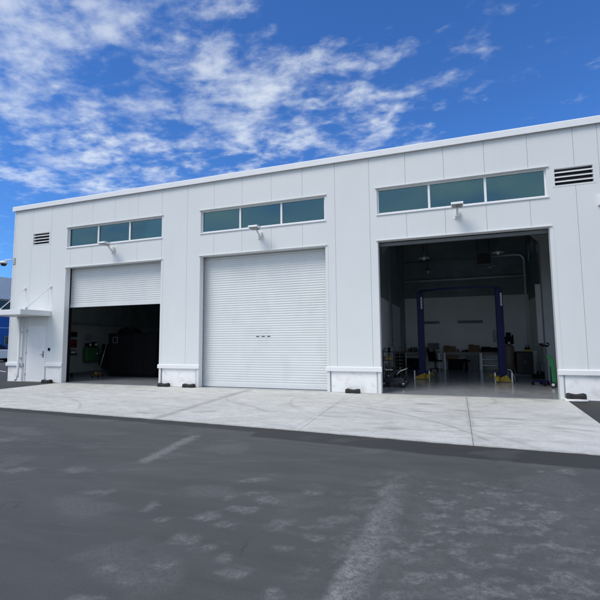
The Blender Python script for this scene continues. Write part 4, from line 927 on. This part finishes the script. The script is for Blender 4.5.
# ------------------------------------------------------------------ camera
cam = bpy.data.cameras.new('camera'); co = bpy.data.objects.new('camera', cam); C.objects.link(co)
r = Vector((0.94030319, 0.34023738, -0.0082722)); u = Vector((0.03947419, -0.08488733, 0.99560832)); w = Vector((-0.33804096, 0.93650022, 0.09325042))
mt = Matrix((( r.x, u.x, -w.x, 13.67935), (r.y, u.y, -w.y, -12.0549), (r.z, u.z, -w.z, 1.4813), (0, 0, 0, 1)))
co.matrix_world = mt
cam.sensor_width = 36; cam.lens = 36*430.848/600; cam.clip_start = 0.05; cam.clip_end = 3000
scene.camera = co

# ------------------------------------------------------------------ sky and sun
SUN_EL, SUN_AZ = 52.0, 215.0      # azimuth clockwise from +Y: sun stands behind the camera, to the left
wd = bpy.data.worlds.new('World'); scene.world = wd; wd.use_nodes = True
N = wd.node_tree.nodes; L = wd.node_tree.links; N.clear()
out = N.new('ShaderNodeOutputWorld'); bg = N.new('ShaderNodeBackground'); L.new(bg.outputs[0], out.inputs[0]); bg.inputs[1].default_value = 0.13
sky = N.new('ShaderNodeTexSky'); sky.sky_type = 'NISHITA'; sky.sun_disc = False; sky.sun_elevation = R(SUN_EL); sky.sun_rotation = R(SUN_AZ)
sky.air_density = 1.0; sky.dust_density = 0.4; sky.ozone_density = 2.0
tc = N.new('ShaderNodeTexCoord'); sp = N.new('ShaderNodeSeparateXYZ'); L.new(tc.outputs['Generated'], sp.inputs[0])
def mth(op, a, b=None, clamp=False):
    n = N.new('ShaderNodeMath'); n.operation = op; n.use_clamp = clamp
    for i, v in enumerate((a, b)):
        if v is None: continue
        if isinstance(v, (int, float)): n.inputs[i].default_value = v
        else: L.new(v, n.inputs[i])
    return n.outputs[0]
zz = mth('ADD', mth('MAXIMUM', sp.outputs[2], 0.0), 0.10)
px = mth('DIVIDE', sp.outputs[0], zz); py = mth('DIVIDE', sp.outputs[1], zz)
cb = N.new('ShaderNodeCombineXYZ'); L.new(px, cb.inputs[0]); L.new(py, cb.inputs[1]); cb.inputs[2].default_value = 3.7
mp = N.new('ShaderNodeMapping'); mp.inputs['Rotation'].default_value = (0, 0, R(-20)); mp.inputs['Scale'].default_value = (1.0, 1.25, 1); L.new(cb.outputs[0], mp.inputs[0])
def wn(s, d, rg, dist, v):
    n = N.new('ShaderNodeTexNoise'); n.inputs['Scale'].default_value = s; n.inputs['Detail'].default_value = d; n.inputs['Roughness'].default_value = rg; n.inputs['Distortion'].default_value = dist
    L.new(v, n.inputs['Vector']); return n.outputs['Fac']
f1 = wn(5.6, 14, 0.57, 0.12, mp.outputs[0]); f2 = wn(17.0, 8, 0.55, 0.15, mp.outputs[0])
fine = mth('ADD', f1, mth('MULTIPLY', mth('SUBTRACT', f2, 0.5), 0.42))
big = wn(1.7, 3, 0.5, 0.2, cb.outputs[0])
# cloud bank fades out toward the right of the building and close to the horizon
s1 = N.new('ShaderNodeMapRange'); s1.interpolation_type = 'SMOOTHSTEP'; s1.inputs[1].default_value = 0.55; s1.inputs[2].default_value = -0.55; L.new(mth('ADD', px, mth('MULTIPLY', mth('SUBTRACT', py, 1.2), 0.25)), s1.inputs[0])
s2 = N.new('ShaderNodeMapRange'); s2.interpolation_type = 'SMOOTHSTEP'; s2.inputs[1].default_value = 0.10; s2.inputs[2].default_value = 0.36; L.new(sp.outputs[2], s2.inputs[0])
back = N.new('ShaderNodeMapRange'); back.interpolation_type = 'SMOOTHSTEP'; back.inputs[1].default_value = 0.2; back.inputs[2].default_value = -0.5; L.new(py, back.inputs[0])  # unseen cloud behind the camera, added to whiten daylight and window reflections
cover = mth('MAXIMUM', mth('MULTIPLY', s1.outputs[0], s2.outputs[0]), back.outputs[0])
dens = mth('ADD', mth('ADD', fine, mth('MULTIPLY', mth('SUBTRACT', big, 0.47), 0.7)), mth('ADD', mth('MULTIPLY', mth('SUBTRACT', cover, 1.0), 0.26), mth('MULTIPLY', back.outputs[0], 0.36)))
al = N.new('ShaderNodeMapRange'); al.interpolation_type = 'SMOOTHSTEP'; al.inputs[1].default_value = 0.37; al.inputs[2].default_value = 0.84; L.new(dens, al.inputs[0])
tint = N.new('ShaderNodeMix'); tint.data_type = 'RGBA'; tint.blend_type = 'MULTIPLY'; tint.inputs[0].default_value = 1; L.new(sky.outputs[0], tint.inputs[6]); tint.inputs[7].default_value = (0.25, 0.50, 0.86, 1)
mx = N.new('ShaderNodeMix'); mx.data_type = 'RGBA'; L.new(mth('MULTIPLY', al.outputs[0], mth('ADD', mth('MULTIPLY', wn(2.3, 4, 0.5, 0.3, cb.outputs[0]), 1.0), 0.06), True), mx.inputs[0]); L.new(tint.outputs[2], mx.inputs[6]); mx.inputs[7].default_value = (5.3, 5.55, 5.5, 1)
L.new(mx.outputs[2], bg.inputs[0])
sl = bpy.data.lights.new('sun', 'SUN'); sl.energy = 1.5; sl.angle = R(30); sl.color = (1.0, 0.94, 0.84)
so = bpy.data.objects.new('sun', sl); C.objects.link(so)
az, el = R(SUN_AZ), R(SUN_EL); d = Vector((math.sin(az)*math.cos(el), math.cos(az)*math.cos(el), math.sin(el)))
so.rotation_euler = d.to_track_quat('Z', 'Y').to_euler()

scene.view_settings.view_transform = 'Standard'; scene.view_settings.look = 'None'; scene.view_settings.gamma = 1; scene.view_settings.use_curve_mapping = False
scene.view_settings.exposure = 0.60
